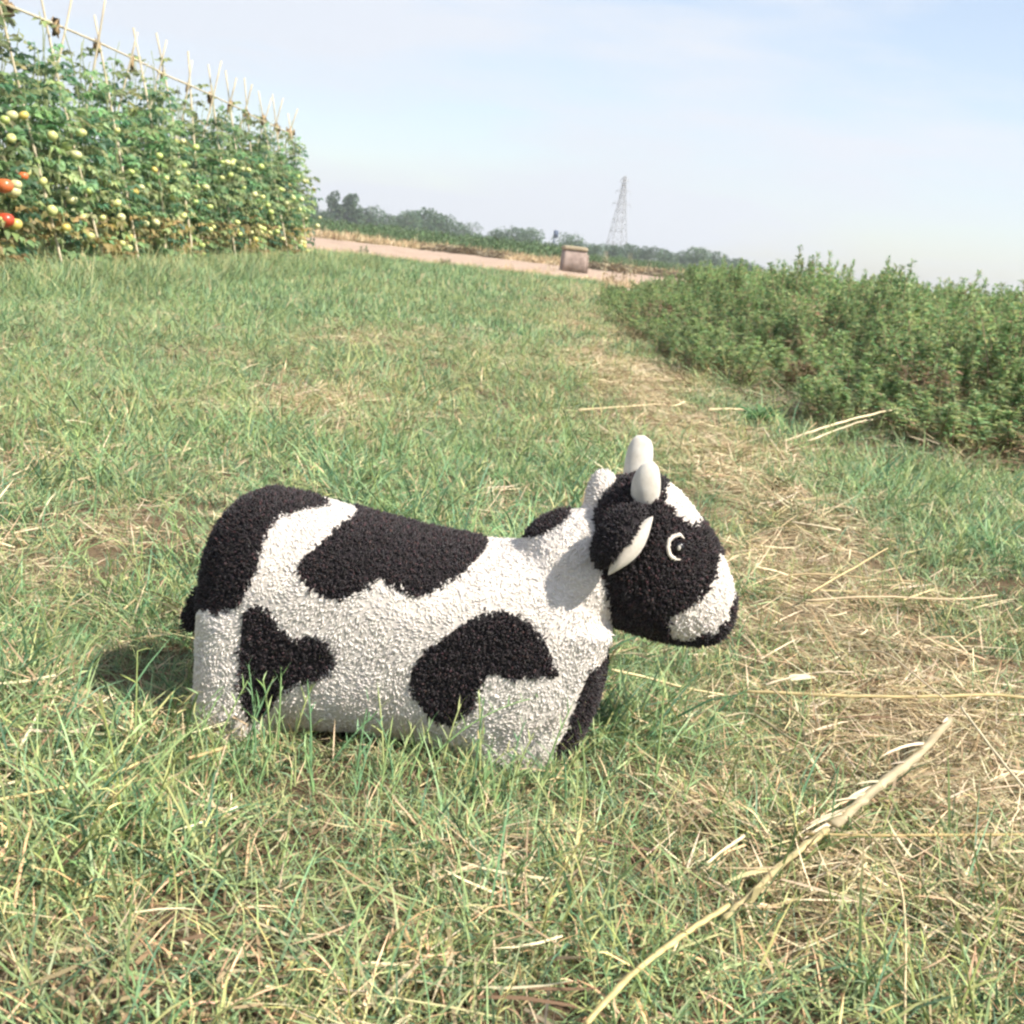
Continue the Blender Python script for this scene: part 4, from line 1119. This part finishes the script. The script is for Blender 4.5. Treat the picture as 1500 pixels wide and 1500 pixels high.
# electricity pylon
PY = 380.0
pb = P(903, 374, PY); pt = P(914.5, 258, PY); PH = pt.z
py = empty("pylon", (pb.x - .3, PY, 0), .35)
tag(py, "pale steel lattice pylon on the horizon", "pylon")
def half(z): return np.interp(z, [0, PH * .58, PH * .80, PH], [PH * .118, PH * .048, PH * .026, PH * .012])
BR = .065
def strut(name, a, b, r=BR):
    V, F = tube([a, b], [r, r], 4); link(name, mesh_np(name, V, F, M_STEEL), py)
lev = np.array([0, .17, .32, .45, .56, .66, .74, .81, .88, .94, 1.0]) * PH
cs = [(-1, -1), (1, -1), (1, 1), (-1, 1)]
for sx, sy in cs:
    pts = [(sx * half(z), sy * half(z), z) for z in lev]
    V, F = tube(pts, np.full(len(pts), BR * 1.5), 4); link("leg", mesh_np("leg", V, F, M_STEEL), py)
for i in range(len(lev) - 1):
    z0, z1 = lev[i], lev[i + 1]; a, b = half(z0), half(z1)
    for k in range(4):
        c0, c1 = cs[k], cs[(k + 1) % 4]
        strut("brace", (c0[0] * a, c0[1] * a, z0), (c1[0] * b, c1[1] * b, z1)); strut("brace", (c1[0] * a, c1[1] * a, z0), (c0[0] * b, c0[1] * b, z1))
        strut("brace", (c0[0] * b, c0[1] * b, z1), (c1[0] * b, c1[1] * b, z1))
for z, w in ((.66 * PH, PH * .125), (.81 * PH, PH * .10), (.95 * PH, PH * .06)):
    for s in (-1, 1):
        h = half(z); mb = MB()
        for a, b in (((s * h, -h, z), (s * w, 0, z)), ((s * h, h, z), (s * w, 0, z)), ((s * h, 0, z + PH * .035), (s * w, 0, z)), ((s * w, 0, z), (s * w, 0, z - PH * .035))):
            V, F = tube([a, b], [BR, BR], 4); mb.add(V, F, (1, 1, 1))
        link("crossarm", mb.mesh("crossarm", M_STEEL), py)

# stone pillar standing on the bare field
pg = G(838, 399); S = pg.y / FPX
pil = empty("stone_pillar", (pg.x, pg.y, 0), .12)
tag(pil, "squat brown stone pillar standing on the bare field", "pillar")
W_, H_ = 34 * S, 31 * S
mb = MB(); V, F = loft([(-.05, W_ / 2 * 1.03, -W_ / 2 * 1.03, W_ / 2), (H_ * .5, W_ / 2, -W_ / 2, W_ / 2 * .97), (H_, W_ / 2 * .97, -W_ / 2 * .97, W_ / 2 * .96)], 14, 32, 'z'); mb.add(V, F, (1, 1, 1)); link("shaft", mb.mesh("shaft", M_STONE), pil)
mb = MB(); V, F = loft([(H_ + .003, W_ / 2 * .99, -W_ / 2 * 1.05, W_ / 2 * 1.03), (H_ + 4.5 * S, W_ / 2 * 1.0, -W_ / 2 * 1.04, W_ / 2 * 1.02), (H_ + 6 * S, W_ / 2 * .85, -W_ / 2 * .9, W_ / 2 * .9)], 14, 32, 'z'); mb.add(V, F, (1, 1, 1)); link("coping", mb.mesh("coping", M_STONE_TOP), pil)
mb = MB(); V, F = loft([(-.05, W_ * .62, W_ * .505, W_ * .3), (H_ * .86, W_ * .60, W_ * .505, W_ * .28)], 10, 20, 'z'); mb.add(V, F, (1, 1, 1)); link("buttress", mb.mesh("buttress", M_STONE), pil)
# blue-grey panel on a post in front of the trees
sg = P(816, 347, 170); root = empty("panel_post", (sg.x - .35, 170, 0), .3)
mb = MB(); V, F = tube([(0, 0, -.1), (0, 0, P(816, 338, 170).z)], [.11, .09], 8); mb.add(V, F, (1, 1, 1)); link("post", mb.mesh("post", M_SIGN), root)
mb = MB(); V, F = box((.12, -.16, P(816, 343, 170).z), .62, .08, .95); mb.add(V, F, (1, 1, 1)); link("panel", mb.mesh("panel", M_SIGN), root)
tag(root, "dark blue-grey panel on a post in front of the treeline", "sign post")

# dry weeds standing at the far end of the path
def dry_weed(px, py, hpx, wpx, label, col, n=34):
    g = G(px, py); s = g.y / FPX; H = hpx * s; R = wpx * s / 2
    root = empty("dry_weed", (g.x, g.y, 0))
    a = rng.uniform(0, 2 * pi, n); mb = MB()
    b = np.c_[np.cos(a) * R * .4, np.sin(a) * R * .4, np.full(n, -.01)]
    mb.add(*blades(b, a, rng.uniform(.02, .45, n), rng.uniform(-.1, .5, n), H * rng.uniform(.55, 1.05, n), rng.uniform(.006, .014, n), jitter_col(np.asarray(col), n, .25), 3))
    link("stems", mb.mesh("stems", M_STRAW), root)
    hb = MB(); m = 60; t = rng.uniform(.7, 1.0, m); a = rng.uniform(0, 6.28, m)
    q = np.c_[np.cos(a) * R * t * .8, np.sin(a) * R * t * .8, H * rng.uniform(.6, 1.0, m)]
    dd = nrm(rng.normal(0, 1, (m, 3)) + [0, 0, .5]); L = rng.uniform(.03, .07, m)
    hb.add(*leaves(q, dd, nrm(rng.normal(0, 1, (m, 3))), L, L * .5, jitter_col(np.asarray(col) * .55, m, .3), .2, .1)); link("seed_heads", hb.mesh("seed_heads", M_STRAW), root)["kind"] = "stuff"
    tag(root, label, "weed", "dry weeds at the end of the path")
dry_weed(886, 432, 30, 22, "yellow dry weed at the end of the straw path", (.58, .46, .26))
dry_weed(903, 428, 34, 26, "brown-topped dry weed touching the far corner of the crop", (.50, .38, .24))
dry_weed(921, 424, 30, 24, "dry weed behind the far corner of the crop", (.55, .44, .28))
dry_weed(884, 402, 32, 9, "single pale stem standing right of the stone pillar", (.56, .50, .34), 9)
dry_weed(920, 404, 32, 8, "tall pale stem between the pillar and the crop", (.52, .50, .34), 8)
dry_weed(807, 400, 16, 24, "dry tuft at the left foot of the stone pillar", (.62, .52, .34))
dry_weed(531, 382, 20, 14, "small green-brown weed alone on the bare field", (.30, .34, .18))
dry_weed(652, 395, 14, 16, "tiny weed at the near edge of the bare field", (.40, .38, .20))

# ------------------------------------------------------------------ summer haze
V, F = box((0, 231, 30), 800, 602, 64)
hz = link("haze", mesh_np("haze", V, F))
hm, hn, hl = new_mat("haze")
ho = hn.new("ShaderNodeOutputMaterial"); hv = hn.new("ShaderNodeVolumePrincipled")
hv.inputs["Color"].default_value = (0.90, 0.93, 1.0, 1); hv.inputs["Density"].default_value = 0.0008; hv.inputs["Anisotropy"].default_value = 0.2
hl.new(hv.outputs[0], ho.inputs["Volume"])
hz.data.materials.append(hm)
tag(hz, "thin summer haze over the fields", "haze", kind="stuff")
scene.cycles.volume_step_rate = 5.0
